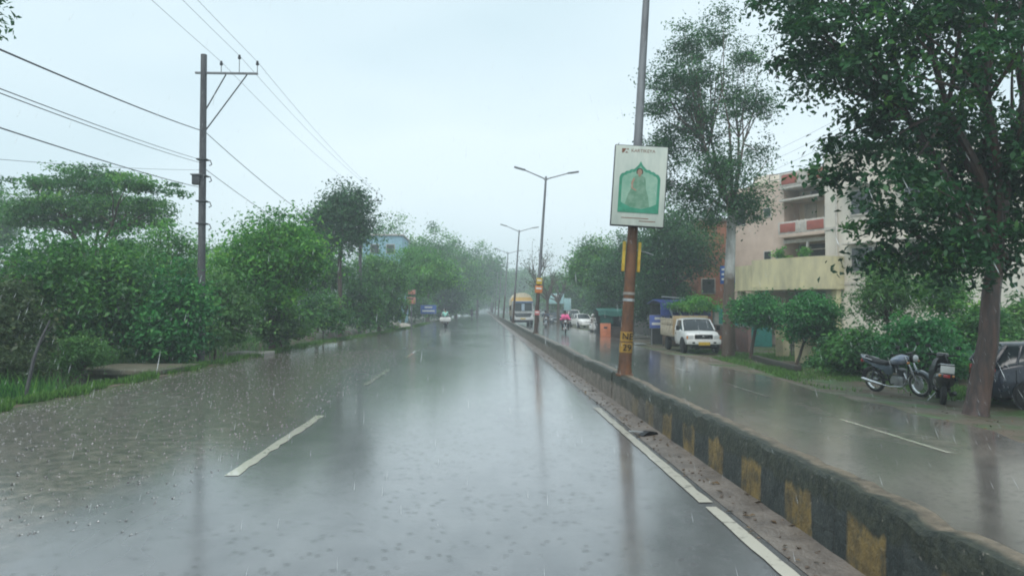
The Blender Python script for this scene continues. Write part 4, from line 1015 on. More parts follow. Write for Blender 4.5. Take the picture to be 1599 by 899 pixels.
block('brick_building', 'orange brown plastered building squeezed behind the pale trunk', 1090, 1136, 50, 345, orange, M['concrete'], wins=((.35, .45),))
block('building', 'pale building with light blue upper wall among the left trees', 566, 628, 84, 368, mat('sky_blue_wall', (.28, .48, .58), .6), M['pale_concrete'], z0=0, wins=((.3, .85), (.7, .85)))
block('building', 'grey building behind the trees at the extreme right', 1555, 1680, 55, 415, mat('grey_wall', (.45, .44, .42), .7), M['concrete'], wins=((.3, .5), (.7, .5)))

# signs on the left
def board(name, label, px, py, Y, w_, h, m, z0, legs=2, lines=2, pm=None, lm=None, grp=None):
    p = PT(px, py, Y); t = thing(name, label, 'sign', (p.x, Y, z0), group=grp)
    zc = p.z - z0
    f = MB().box((0, 0, zc), (w_, .06, h), bev=.01).build('board', m, t)
    MB().box((0, 0, zc), (w_+.06, .045, h+.06), bev=.01).build('frame', M['galv'], t)
    for k in range(lines):
        MB().box((0, -.033, zc + h*.25 - k*h*.42), (w_*(.5+.28*k), .004, h*.2), bev=.001).build('lettering', lm or M['white'], f)
    for k in range(legs):
        x = 0 if legs == 1 else (-1+2*k)*w_*.38
        MB().tube([(x, .06, 0), (x, .06, zc + h*.3)], .04, 8).build('post', pm or M['galv'], t)
bluem = mat('blue_sign', (.03, .13, .50), .4, col2=(.03, .10, .38))
board('sign_board', 'blue shop board with two pale lines of lettering low beside the left edge', 669, 483, 95, 2.0, 1.1, bluem, 0)
salmon = mat('salmon_sign', (.55, .22, .16), .5, col2=(.42, .18, .14), scale=4)
board('sign_board', 'faded red square sign over the left roadside', 642, 469, 63, .72, .55, salmon, 0, 1, 1, lm=M['darkmetal'])
board('sign_board', 'smaller faded red sign topping the same roadside spot', 643, 456, 63.2, .6, .36, salmon, 0, 1, 0)
def sacks(px, py, Y, n, label, m, s0):
    p = PT(px, py, Y); r = random.Random(s0)
    t = thing('covered_heap', label, 'tarp', (p.x, Y, gz(p.x, Y)))
    for k in range(n):
        mb = MB(); mb.ell((r.uniform(-.7, .7), r.uniform(-.3, .3), .3+.32*k*.8), (r.uniform(.45, .8), .5, r.uniform(.3, .45)), n=10)
        o = mb.build('cover', m, t)
        for v in o.data.vertices: v.co += Vector((r.uniform(-.06, .06), r.uniform(-.06, .06), r.uniform(-.05, .05)))
sacks(628, 492, 66, 2, 'pale plastic covered heap below the red sign', M['pale_concrete'], 5)
board('sign_board', 'pale grey notice board at the far end of the median', 762, 453, 230, 2.4, 1.3, M['white'], 0, 2, 0)

# turquoise boards on the right
cyan = mat('turquoise_board', (.42, .68, .70), .45, scale=2)
board('hoarding', 'large pale turquoise hoarding among the bare trees', 869, 466, 94, 1.9, 1.3, cyan, -.4, 2, 1)
board('hoarding', 'smaller tilted turquoise board beside the large one', 886, 475, 92, .9, 1.5, cyan, -.4, 2, 0)
board('banner', 'blue and white shop banner left of the pickup', 1030, 502, 43, 1.2, .75, mat('banner_blue', (.10, .16, .5), .45), -.4, 2, 2)

# stalls
def stall(px0, px1, Y, top, label, tarpm, frontm, d=2.2, z0=-.42, pan=(0, .3), eave=.4):
    a, b_ = PT(px0, 480, Y), PT(px1, 480, Y); W = b_.x-a.x; h = PT(px0, top, Y).z - z0
    t = thing('roadside_stall', label, 'stall', (a.x, Y, z0))
    for x in (.06, W-.06):
        for y_ in (.05, d): MB().tube([(x, y_, 0), (x, y_, h)], .035, 6).build('post', M['darkmetal'], t)
    rs = []; r = random.Random(px0)
    for i in range(9):
        x = -.15 + (W+.3)*i/8; sagv = .12*math.sin(i/8*PI*3)
        rs.append([(x, -.25, h-eave+sagv*.5+r.uniform(-.03, .03)), (x, -.18, h-.05+sagv*.3), (x, d*.5, h+.12+r.uniform(-.04, .04)), (x, d+.2, h-.1), (x, d+.2, h-.14), (x, d*.5, h+.07), (x, -.14, h-.1), (x, -.21, h-eave+sagv*.5-.01)])
    MB().rings(rs).build('tarp_roof', tarpm, t)
    MB().b6(W*pan[0], W*pan[1], -.06, 0, .12, .12+1.0, .01).build('front_panel', frontm, t)
    MB().b6(W*pan[1]+.05, W-.05, .2, d-.3, .05, .85, .02).build('counter', mat('dark_wood', (.07, .045, .035), .5), t)
    MB().b6(.1, W-.1, d-.06, d-.02, 0, h-.2).build('back_sheet', mat('dark_sheet', (.04, .045, .045), .6), t)
    return t, W, h
gt_ = mat('green_tarp', (.01, .12, .095), .5, col2=(.008, .07, .06), scale=2)
orp = mat('orange_panel', (.70, .24, .12), .45, scale=3)
t, W, h = stall(937, 985, 51.5, 484, 'dark roadside stall with green tarp and orange front panel', gt_, orp, pan=(.0, .34))
MB().b6(.0, W*.42, -.05, .0, h-.95, h-.1, .01).build('green_side_sheet', gt_, t)
MB().b6(.25, .5, -.075, -.055, .75, .88).build('sticker', M['darkmetal'], t)
t, W, h = stall(1034, 1104, 41.5, 470, 'stall under a crumpled blue tarpaulin behind the pickup', M['blue'], M['mud'], d=3, eave=.85)
for k in range(3): MB().tube([(W*.2+k*.5, -.28, h-.1), (W*.15+k*.5, -.3, h-.5), (W*.22+k*.5, -.29, h-.95)], .05, 6).build('tarp_fold', mat('tarp_pale', (.45, .52, .62), .4), t)
MB().box((W*.45, .5, h+.18), (W*.8, .5, .05), Matrix.Rotation(.08, 3, 'Y'), .01).build('roof_sheet', M['steel'], t)
ptree('creeper', 'bright creeper sprawling over the blue stall roof', 1082, 40.6, 46, 462, 488, LF['bright'], seed=81, nclump=110, per=70, rc=.35, leaf=.13, r0=.04, hollow=.1, cat='creeper')
gp = PT(1118, 480, 41)
t = thing('green_post', 'pale post with bright green top between pickup and pale trunk', 'post', (gp.x, 41, -.42)); MB().b6(-.13, .13, -.1, .1, 0, 2.0, .02).build('post', M['pale_concrete'], t); MB().b6(-.19, .19, -.15, .15, 1.98, 2.35, .04).build('top', mat('bright_green', (.02, .35, .14), .4), t)
wall('green_fence', (gp.x+.3, 42.5, 0), (gp.x+3.2, 41, 0), -.42, 2.2, .05, mat('teal_sheet', (.02, .20, .17), .45), 'teal green sheet fence behind the pale trunk', 'fence')
wall('compound_wall', (14.5, 95, 0), (13.5, 54, 0), -.42, 1.5, .2, mat('grimy_wall', (.22, .2, .18), .7), 'long grimy wall behind the parked cars under the dark trees')

# ------------------------------------------------------------------ vehicles
def wheel(t, x, y, r=.31, w_=.19, spokes=True, name='wheel', front=False):
    wl = thing(name, None, None); wl.parent = t; wl.location = (x, y, r)
    s = 1 if y > 0 else -1
    MB().lathe((0, -w_/2, 0), [(r*.62, 0), (r*.93, .005), (r, .03), (r, w_-.03), (r*.93, w_-.005), (r*.62, w_)], 'y', 24).build('tyre', M['rubber'], wl)
    MB().lathe((0, s*w_*.30, 0), [(.001, -.03*s), (r*.3, .02*s), (r*.5, .015*s), (r*.66, .03*s), (r*.66, -.05*s), (.001, -.06*s)], 'y', 20).build('rim', M['steel'], wl)
    if spokes:
        for k in range(5):
            a = 2*PI*k/5; MB().box((math.cos(a)*r*.40, s*(w_*.30+.03), math.sin(a)*r*.40), (r*.42, .02, r*.12), Matrix.Rotation(-a, 3, 'Y'), .005).build('spoke', M['darkmetal'], wl)
    return wl
def car(name, label, cat, loc, rz, L_, W, H, paintm, cabin, hood_z=.92, belt=.95, group=None, rear_plate=False, roofm=None, wr=.30):
    """forward is +X. cabin = (x of windscreen foot, roof front, roof rear, rear glass foot)"""
    t = thing(name, label, cat, loc, rz, group)
    hw = W/2; l2 = L_/2
    def ring(x, zb, zt, w1, crown=.03):
        return [(x, -w1*.88, zb), (x, -w1*.99, zb+.13), (x, -w1, zb+.32), (x, -w1*.985, zt-.12), (x, -w1*.93, zt-.01), (x, -w1*.55, zt+crown), (x, 0, zt+crown*1.3),
                (x, w1*.55, zt+crown), (x, w1*.93, zt-.01), (x, w1*.985, zt-.12), (x, w1, zb+.32), (x, w1*.99, zb+.13), (x, w1*.88, zb)]
    wf, rf, rr, rg_ = cabin
    st = [(-l2, .36, min(belt, .9)*.86, hw*.80), (-l2+.05, .26, belt*.93, hw*.90), (-l2+.25, .22, belt*.99, hw*.97), (-l2+.7, .2, belt, hw), (0, .2, belt, hw), (wf-.1, .2, belt, hw), (wf+.25, .2, hood_z+.02, hw*.99), (l2-.45, .21, hood_z-.06, hw*.96), (l2-.12, .25, hood_z-.16, hw*.88), (l2, .32, hood_z-.27, hw*.74)]
    MB().rings([ring(*s) for s in st]).build('body', paintm, t, angle=60)
    def gr(x, z, w1, w0): return [(x, -w0, belt-.06), (x, -w1, z-.07), (x, -w1*.8, z), (x, 0, z+.02), (x, w1*.8, z), (x, w1, z-.07), (x, w0, belt-.06)]
    zr = H; w1 = hw*.74; w0 = hw*.93
    gl = [(rg_, belt+.02, w0*.9, w0*.95), ((rg_+rr)/2, belt+(zr-belt)*.62, w1*1.02, w0*.98), (rr, zr-.03, w1, w0), ((rr+rf)/2, zr, w1, w0), (rf, zr-.03, w1*.98, w0), ((rf+wf)/2, belt+(zr-belt)*.52, w1*1.04, w0), (wf, belt+.01, w0*.93, w0*.95)]
    MB().rings([gr(*s) for s in gl]).build('windows', M['glass'], t, angle=50)
    # roof skin and pillars
    rfm = roofm or paintm
    def rp(x, z, w_): return [(x, -w_*1.01, z-.085), (x, -w_*.80, z+.012), (x, 0, z+.034), (x, w_*.80, z+.012), (x, w_*1.01, z-.085), (x, w_*.9, z-.09), (x, 0, z-.03), (x, -w_*.9, z-.09)]
    MB().rings([rp(rr-.06, zr-.045, w1), (rp((rr+rf)/2, zr, w1)), rp(rf+.04, zr-.04, w1*.98)]).build('roof', rfm, t, angle=60)
    for s in (-1, 1):
        for (xa, xb, r_) in ((wf, rf, .035), (rg_, rr, .05), ((wf+rg_)/2+.08, (rf+rr)/2, .032), (rg_+.45 if rr-rg_ > .1 else rr-.1, rr+.3, .028)):
            MB().tube([(xa, s*w0*.965, belt-.03), ((xa+xb)/2, s*(w1*1.035+w0)/2*.985, (belt+zr)/2-.03), (xb, s*w1*1.0, zr-.07)], r_, 6).build('pillar', rfm, t)
        for x in (l2-.78, -l2+.72):
            wheel(t, x, s*(hw-.06), wr)
            MB().lathe((x, s*(hw-.004) - (.02 if s < 0 else .0), wr), [(wr*.98, 0), (wr*1.15, 0), (wr*1.15, .02), (wr*.98, .02), (wr*.98, 0)], 'y', 24).build('wheel_arch', M['black'], t)
            for v in (): pass
        hl = MB().ell((l2-.14, s*hw*.66, hood_z-.27), (.13, .2, .085), Matrix.Rotation(s*.35, 3, 'Z')).build('headlight', M['lamp'], t)
        MB().box((-l2+.05, s*hw*.80, belt*.78), (.10, .16, .26), bev=.03).build('tail_light', M['red'], t)
        MB().box((wf-.12, s*(hw+.07), belt+.04), (.10, .16, .11), bev=.03).build('mirror', paintm, t)
        for x in (wf-.72, (rg_+wf)/2-.62): MB().box((x, s*(hw+.006), belt-.17), (.16, .02, .03), bev=.008).build('door_handle', M['chrome'], t)
        for x in (wf-.15, (rg_+wf)/2+.05, rg_+.42 if rg_+.42 < 0 else -l2+.9): MB().b6(x-.004, x+.004, s*hw*.998-.004, s*hw*.998+.004, .3, belt-.12).build('door_seam', M['black'], t)
    MB().box((l2-.03, 0, .62 if H < 1.6 else .7), (.06, hw*.9, .16), bev=.02).build('grille', M['black'], t)
    MB().box((l2-.03, 0, .38), (.14, hw*1.5, .16), bev=.05).build('bumper', paintm, t)
    MB().box((-l2+.01, 0, .42), (.14, hw*1.6, .20), bev=.05).build('bumper', paintm, t)
    MB().box((l2+.045, 0, .42), (.01, .5, .11), bev=.003).build('number_plate', M['white'], t)
    if rear_plate: MB().box((-l2-.065, 0, .6), (.01, .5, .11), bev=.003).build('number_plate', M['white'], t)
    return t
CARBLUE = mat('dark_blue_paint', (.010, .016, .032), .25, col2=(.008, .012, .025), coat=.35)
# dark car at the right edge: rear corner beside the trunk, pointing away to the right
cb = G(1556, 640, -.42)
ang = R(-18)
fx = Vector((math.cos(ang), math.sin(ang), 0)); sx = Vector((-math.sin(ang), math.cos(ang), 0))
# wheel (rear, near side y=-hw) sits at cb
L_, W_ = 3.85, 1.68
cen = Vector((cb.x, cb.y, 0)) - fx*(-L_/2+.72) - sx*(-(W_/2-.1))
car('parked_car', 'dark blue hatchback parked behind the leaning trunk at the right edge', 'car', (cen.x+.80, cen.y+.1, -.42), ang, L_, W_, 1.44, CARBLUE, (1.0, .35, -1.58, -1.88), hood_z=.95, belt=.97, wr=.30)

# pickup truck
def pickup():
    wh = M['white']; p = G(1063, 552, -.35)
    t = thing('pickup_truck', 'white pickup with open cream cargo bed parked facing the camera', 'pickup', (10.5, 36.6, -.36), rz=R(-91))
    hw = .82
    def ring(x, zb, zt, w1, c=.03): return [(x, -w1*.93, zb), (x, -w1, zb+.2), (x, -w1, zt-.12), (x, -w1*.93, zt), (x, 0, zt+c), (x, w1*.93, zt), (x, w1, zt-.12), (x, w1, zb+.2), (x, w1*.93, zb)]
    b = MB().rings([ring(.25, .38, 1.10, hw), (ring(1.2, .38, 1.10, hw)), ring(1.55, .42, 1.06, hw*.99), ring(2.2, .42, .98, hw*.97), ring(2.42, .45, .90, hw*.93), ring(2.48, .5, .80, hw*.88)]).build('body', wh, t, angle=50)
    def gr(x, z, w1, w0): return [(x, -w0, 1.04), (x, -w1, z-.06), (x, -w1*.85, z), (x, 0, z+.02), (x, w1*.85, z), (x, w1, z-.06), (x, w0, 1.04)]
    MB().rings([gr(.28, 1.58, .66, .78), gr(.9, 1.62, .66, .78), gr(1.12, 1.60, .65, .78), gr(1.4, 1.34, .69, .775), gr(1.68, 1.09, .73, .76)]).build('windows', M['glass'], t, angle=40)
    MB().rings([[(x, -.67, 1.55), (x, -.56, z), (x, 0, z+.025), (x, .56, z), (x, .67, 1.55), (x, 0, 1.56)] for x, z in ((.22, 1.62), (.8, 1.655), (1.14, 1.625))]).build('roof', wh, t, angle=60)
    for s in (-1, 1):
        MB().tube([(1.68, s*.755, 1.08), (1.4, s*.72, 1.33), (1.13, s*.665, 1.57)], .035, 6).build('pillar', wh, t)
        MB().tube([(.28, s*.79, 1.06), (.26, s*.67, 1.58)], .05, 6).build('pillar', wh, t)
        d = MB().b6(.36, 1.42, s*.822-.008, s*.822+.008, .48, 1.03, .006).build('door', wh, t); MB().box((.5, s*.84, .9), (.14, .02, .035), bev=.008).build('handle', M['black'], d)
        MB().box((1.5, s*.98, 1.18), (.07, .17, .22), bev=.03).build('mirror', M['black'], t)
        for x in (1.72, -1.35): wheel(t, x, s*.755, .335, .22)
        MB().lathe((1.72, s*.815 - (.03 if s < 0 else 0), .37), [(.34, 0), (.40, 0), (.40, .03), (.34, .03), (.34, 0)], 'y', 24).build('wheel_arch', M['black'], t)
        MB().box((2.44, s*.62, .78), (.09, .30, .17), bev=.03).build('headlight', M['lamp'], t)
        MB().box((2.47, s*.78, .76), (.06, .08, .15), bev=.02).build('indicator', M['amber'], t)
        MB().box((2.56, s*.5, .52), (.03, .14, .08), bev=.02).build('fog_lamp', M['black'], t)
    MB().box((2.47, 0, .79), (.06, .86, .2), bev=.03).build('grille', M['black'], t)
    MB().ell((2.505, 0, .80), (.012, .07, .045)).build('badge', M['chrome'], t)
    MB().box((2.47, 0, .55), (.2, 1.62, .24), bev=.07).build('bumper', wh, t)
    MB().box((2.585, 0, .47), (.012, .55, .15), bev=.004).build('number_plate', M['yellow'], t)
    MB().box((2.35, 0, .33), (.1, 1.2, .16), bev=.03).build('skid_bar', M['black'], t)
    cream = mat('cream_bed', (.58, .52, .40), .5, col2=(.40, .33, .24), scale=5)
    bed = MB().b6(-2.35, .12, -.9, .9, .72, .80, .01).build('cargo_bed', cream, t)
    for s in (-1, 1):
        MB().b6(-2.35, .12, s*.9-.025, s*.9+.025, .80, 1.25, .01).build('side_board', cream, bed)
        for k in range(6): MB().b6(-2.3+k*.47, -2.26+k*.47, s*.94-.012, s*.94+.012, .74, 1.62, .004).build('stake', cream, bed)
        MB().b6(-2.35, .12, s*.9-.02, s*.9+.02, 1.32, 1.48, .01).build('upper_board', M['mud'] if s > 0 else cream, bed)
        MB().b6(-2.35, .12, s*.9-.02, s*.9+.02, 1.52, 1.62, .01).build('top_rail', cream, bed)
    MB().b6(.08, .14, -.88, .88, .8, 1.75, .01).build('headboard', mat('tan_board', (.50, .36, .2), .5), bed)
    MB().b6(-2.38, -2.32, -.88, .88, .8, 1.5, .01).build('tailboard', cream, bed)
    MB().b6(-2.2, 2.2, -.4, .4, .42, .6, .02).build('chassis', M['black'], t)
    MB().box((-1.0, 0, 1.15), (1.8, 1.5, .6), bev=.15).build('sack_load', M['mud'], t)
pickup()

# lorry
def lorry():
    t = thing('cargo_truck', 'oncoming cargo truck with white cab and yellow tarpaulin load', 'truck', (4.65, 84, -.19), rz=R(-90))
    wh = mat('dull_white', (.62, .63, .62), .4, coat=.3); yt = mat('yellow_tarp', (.62, .40, .12), .5, col2=(.5, .3, .08), scale=1.5, bump=.4, bscale=4); ct = mat('cream_tarp', (.66, .58, .42), .5, bump=.4, bscale=3)
    MB().rings([[(x, -w_, .75), (x, -w_, 2.2), (x, -w_*.96, z), (x, w_*.96, z), (x, w_, 2.2), (x, w_, .75)] for x, w_, z in ((1.6, 1.15, 2.65), (3.3, 1.15, 2.7), (3.65, 1.12, 2.4), (3.75, 1.1, 1.5))]).build('cab', wh, t)
    MB().rings([[(x, -1.0, z0), (x, -.96, z1), (x, .96, z1), (x, 1.0, z0)] for x, z0, z1 in ((3.60, 1.62, 2.5), (3.80, 1.62, 2.42))]).build('windscreen', M['glass'], t)
    MB().box((3.83, 0, 2.02), (.02, .32, .75)).build('pale_sticker', mat('pale_blue', (.4, .5, .6), .5), t)
    MB().box((3.74, 0, 2.58), (.16, 2.2, .2), bev=.04).build('visor', mat('visor_blue', (.06, .12, .25), .4), t)
    MB().prism_x([(-.95, 1.38), (.95, 1.38), (.8, .98), (-.8, .98)], 3.72, 3.80).build('grille', M['black'], t)
    for z in (1.1, 1.2, 1.3): MB().box((3.81, 0, z), (.02, 1.6, .025)).build('grille_bar', M['chrome'], t)
    MB().box((3.78, 0, .78), (.25, 2.35, .32), bev=.06).build('bumper', wh, t); MB().box((3.8, 0, .5), (.2, 2.2, .24), bev=.05).build('lower_bumper', M['black'], t)
    MB().box((3.915, 0, .78), (.01, .55, .13)).build('number_plate', M['yellow'], t)
    for s in (-1, 1):
        MB().box((3.89, s*.9, .85), (.05, .34, .16), bev=.03).build('headlight', M['lamp'], t)
        MB().box((3.6, s*1.38, 1.95), (.1, .16, .5), bev=.03).build('mirror', M['black'], t)
        MB().tube([(3.6, s*1.12, 2.25), (3.65, s*1.35, 2.2)], .02, 5).build('mirror_arm', M['black'], t)
        for x in (2.9, -2.2, -3.3): wheel(t, x, s*.98, .5, .3)
    MB().b6(-4.2, 1.45, -1.2, 1.2, 1.0, 2.3, .03).build('cargo_body', mat('cargo_body', (.30, .22, .12), .5), t)
    MB().rings([[(x, -1.22, 2.2), (x, -1.2, 2.85), (x, -.95, 3.3+q), (x, -.4, 3.55+q), (x, .4, 3.58+q), (x, .95, 3.3+q), (x, 1.2, 2.85), (x, 1.22, 2.2)] for x, q in ((-4.25, 0), (-2, .08), (0, .02), (1.5, .06))]).build('load_cover', ct, t)
    MB().rings([[(x, -1.23, 2.7), (x, -1.21, 2.9), (x, -1.0, 3.12), (x, 1.0, 3.12), (x, 1.21, 2.9), (x, 1.23, 2.7)] for x in (1.4, 1.58)]).build('yellow_front_flap', yt, t)
    MB().b6(-4.2, 3.4, -.5, .5, .6, .95).build('chassis', M['black'], t)
lorry()
GC = 'cars parked along the far kerb'
grey = mat('slate_paint', (.05, .06, .075), .3, coat=1.); maroon = mat('maroon_paint', (.12, .03, .03), .3, coat=1.); silver = mat('silver_paint', (.45, .46, .47), .3, coat=1.)
def pcar(label, px, py, m, rz=R(-90), L_=3.9, W=1.68, H=1.5, van=False):
    g_ = G(px, py, -.36)
    cab_ = (1.35, .95, -1.75, -1.9) if van else (1.0, .3, -1.1, -1.7)
    car('parked_car', label, 'car', (g_.x, g_.y + L_/2, -.37 if g_.x > 8.2 else -.25), rz, L_, W, H, m, cab_, group=GC)
pcar('dark slate car parked left of the pink rider', 866, 507, grey, R(-84), W=1.75, H=1.6)
pcar('reddish brown car just behind the dark slate one', 879, 499, maroon, R(-85), H=1.75, van=True)
pcar('white van with high roof behind the pink rider', 897, 506, M['white'], R(-88), 4.2, 1.75, 1.9, True)
pcar('small white hatchback, nearest of the white cars', 912, 512, M['white'], R(-78))
pcar('pale car far down the road nearly lost in the haze', 842, 494, silver, R(-90))
pcar('faint silver car beside the farthest parked one', 850, 491, silver, R(-88))

# ------------------------------------------------------------------ two-wheelers
def rim_wheel(t, x, z, r, name='wheel', tw=.045, disc=False):
    w_ = thing(name, None, None); w_.parent = t; w_.location = (x, 0, z)
    n = 28; rs = []
    for k in range(n+1):
        a = 2*PI*k/n; c = Vector((math.cos(a), 0, math.sin(a))); rs.append([c*(r - tw + tw*math.cos(b_)) + Vector((0, tw*.9*math.sin(b_), 0)) for b_ in [2*PI*j/8 for j in range(8)]])
    MB().rings(rs, cap=False).build('tyre', M['rubber'], w_)
    rs = []
    for k in range(n+1):
        a = 2*PI*k/n; c = Vector((math.cos(a), 0, math.sin(a))); rs.append([c*(r-tw*2.0+q) + Vector((0, y_, 0)) for q, y_ in ((-.006, -.03), (.016, -.034), (.016, .034), (-.006, .03))])
    MB().rings(rs, cap=False).build('rim', M['chrome'], w_)
    sp = MB()
    for k in range(18):
        a = 2*PI*k/18; b_ = a + (.35 if k % 2 else -.35); sp.tube([(math.cos(a)*.05, (.03 if k % 2 else -.03), math.sin(a)*.05), (math.cos(b_)*(r-tw*2), 0, math.sin(b_)*(r-tw*2))], .0035, 4)
    sp.build('spokes', M['steel'], w_)
    MB().lathe((0, -.06, 0), [(.001, 0), (.045, 0), (.06, .03), (.06, .09), (.045, .12), (.001, .12)], 'y', 14).build('hub', M['steel'], w_)
    if disc: MB().lathe((0, -.07, 0), [(.05, 0), (.13, 0), (.13, .005), (.05, .005)], 'y', 20).build('brake_disc', M['steel'], w_)
    return w_
def motorcycle(label, loc, rz, tankm, bodym, plate=False, group=None, lean=0., s=1.0, plate_m=None, cat='motorcycle', box=False):
    t = thing('motorcycle', label, cat, loc, rot=(lean, 0, rz), group=group); t.scale = (s, s, s)
    r = .305; xf, xr = .64, -.64
    rim_wheel(t, xf, r, r, 'front_wheel', disc=True); rim_wheel(t, xr, r, r, 'rear_wheel')
    for q in (-1, 1):
        MB().tube([(xf, q*.085, r), (xf-.20, q*.085, .80), (xf-.27, q*.085, .98)], [.025, .022, .018], 8).build('fork', M['chrome'], t)
        MB().tube([(xr, q*.12, r+.02), (xr+.12, q*.13, .62)], .028, 8).build('shock_absorber', M['darkmetal'], t)
        MB().tube([(xf-.24, q*.0, 1.0), (xf-.27, q*.2, 1.06), (xf-.36, q*.36, 1.05)], .013, 6).build('handlebar', M['black'], t)
        MB().tube([(xf-.35, q*.34, 1.05), (xf-.40, q*.42, 1.045)], .02, 8).build('grip', M['rubber'], t)
        m = MB().ell((xf-.24, q*.34, 1.23), (.015, .07, .05)).build('mirror', M['black'], t); MB().tube([(xf-.28, q*.26, 1.07), (xf-.25, q*.32, 1.2)], .007, 5).build('mirror_stem', M['chrome'], m)
        MB().ell((xf-.13, q*.17, .84), (.04, .03, .03)).build('indicator', M['amber'], t)
        MB().rings([[(x, q*(.11+b_), z0), (x, q*(.14+b_), (z0+z1)/2), (x, q*(.11+b_), z1)] + [(x, q*.09, z1), (x, q*.09, z0)] for x, z0, z1, b_ in ((-.22, .52, .70, .02), (-.05, .5, .74, .03), (.0, .56, .72, .01))]).build('side_panel', bodym, t)
    MB().rings([[(x, 0 + w_*math.cos(a), zc + h*math.sin(a)) for a in [2*PI*k/10 for k in range(10)]] for x, w_, h, zc in ((-.10, .06, .06, .80), (-.05, .11, .10, .83), (.10, .145, .13, .86), (.26, .15, .135, .885), (.36, .10, .09, .89), (.39, .04, .04, .88))]).build('fuel_tank', tankm, t)
    MB().rings([[(x, -w_, z), (x, -w_, z+.05), (x, -w_*.6, z+.085), (x, w_*.6, z+.085), (x, w_, z+.05), (x, w_, z)] for x, w_, z in ((-.08, .09, .76), (-.25, .13, .73), (-.45, .135, .755), (-.66, .12, .80), (-.80, .08, .85))]).build('seat', M['black'], t)
    MB().rings([[(x, -w_, z), (x, -w_*.8, z+h), (x, w_*.8, z+h), (x, w_, z)] for x, w_, z, h in ((-.2, .14, .58, .14), (-.5, .13, .68, .10), (-.8, .10, .78, .09), (-.98, .05, .90, .05))]).build('tail_fairing', bodym, t)
    MB().tube([(-.55, .13, .84), (-.85, .12, .90), (-.98, 0, .95), (-.85, -.12, .90), (-.55, -.13, .84)], .013, 6).build('grab_rail', M['chrome'], t)
    def fender(xc, a0, a1, rr, w_):
        rs = []
        for k in range(9):
            a = a0 + (a1-a0)*k/8; c = Vector((math.cos(a), 0, math.sin(a))); rs.append([Vector((xc, 0, r)) + c*(rr+q) + Vector((0, y_, 0)) for q, y_ in ((0, -w_), (.03, -w_*.6), (.03, w_*.6), (0, w_), (-.008, 0))])
        return MB().rings(rs).build('mudguard', bodym if xc > 0 else M['black'], t)
    fender(xf, R(20), R(140), r+.02, .065); fender(xr, R(70), R(185), r+.03, .075)
    e = MB().box((.10, 0, .36), (.34, .24, .24), bev=.05).build('engine', M['steel'], t)
    MB().lathe((.04, -.15, .36), [(.001, 0), (.11, 0), (.12, .03), (.12, .27), (.11, .3), (.001, .3)], 'y', 18).build('crankcase', M['steel'], e)
    for k in range(5): MB().box((.17, 0, .50+k*.035), (.17, .2, .014), Matrix.Rotation(.25, 3, 'Y'), .002).build('fin', M['darkmetal'], e)
    MB().tube([(.27, -.05, .56), (.36, -.09, .42), (.28, -.13, .24), (-.05, -.15, .22), (-.3, -.17, .25)], .02, 8).tube([(-.28, -.17, .25), (-.4, -.18, .27), (-.82, -.20, .36), (-.86, -.20, .37)], [.03, .045, .045, .03], 12).build('exhaust', M['chrome'], t)
    MB().tube([(xf-.27, 0, .92), (.25, 0, .78), (-.1, 0, .72), (-.75, 0, .74)], .022, 8).tube([(xf-.27, 0, .86), (.34, 0, .5), (.22, 0, .25), (-.2, 0, .25), (-.3, 0, .70)], .02, 8).tube([(xr, .09, r), (-.18, .08, .36)], .02, 6).tube([(xr, -.09, r), (-.18, -.08, .36)], .02, 6).build('frame', M['black'], t)
    MB().ell((xf-.12, 0, .93), (.09, .10, .105)).build('headlight_shell', M['black'], t); MB().ell((xf-.06, 0, .93), (.05, .085, .09)).build('headlight', M['lamp'], t)
    MB().box((xf-.22, 0, 1.04), (.08, .18, .05), Matrix.Rotation(.5, 3, 'Y'), .015).build('instrument', M['black'], t)
    MB().box((-.93, 0, .80), (.05, .14, .08), bev=.015).build('tail_light', M['red'], t)
    if plate: MB().box((-.965, 0, .66), (.012, .24, .15), Matrix.Rotation(-.15, 3, 'Y'), .003).build('number_plate', M['white'], t)
    MB().tube([(0, .1, .24), (.06, .27, .015)], .011, 6).build('side_stand', M['steel'], t)
    MB().tube([(.02, -.25, .29), (.02, .25, .29)], .012, 6).build('foot_pegs', M['rubber'], t)
    return t
tb = mat('tank_blue', (.12, .17, .30), .2, col2=(.42, .44, .48), scale=3.5, coat=1., metal=.3)
sb = mat('grey_blue_plastic', (.07, .10, .13), .3, coat=.6)
r1 = G(1368, 609, -.41); f1 = G(1440, 620, -.41)
mid = (r1+f1)/2; az = math.atan2(f1.y-r1.y, f1.x-r1.x)
sc1 = (f1-r1).length/1.28
motorcycle('silver and blue motorcycle parked on its stand on the verge', (mid.x, mid.y, -.43), math.atan2(-1.2, .46), tb, sb, lean=R(7), s=1.04, cat='motorcycle')
print('bike wheelbase scale', sc1, 'angle', math.degrees(az))

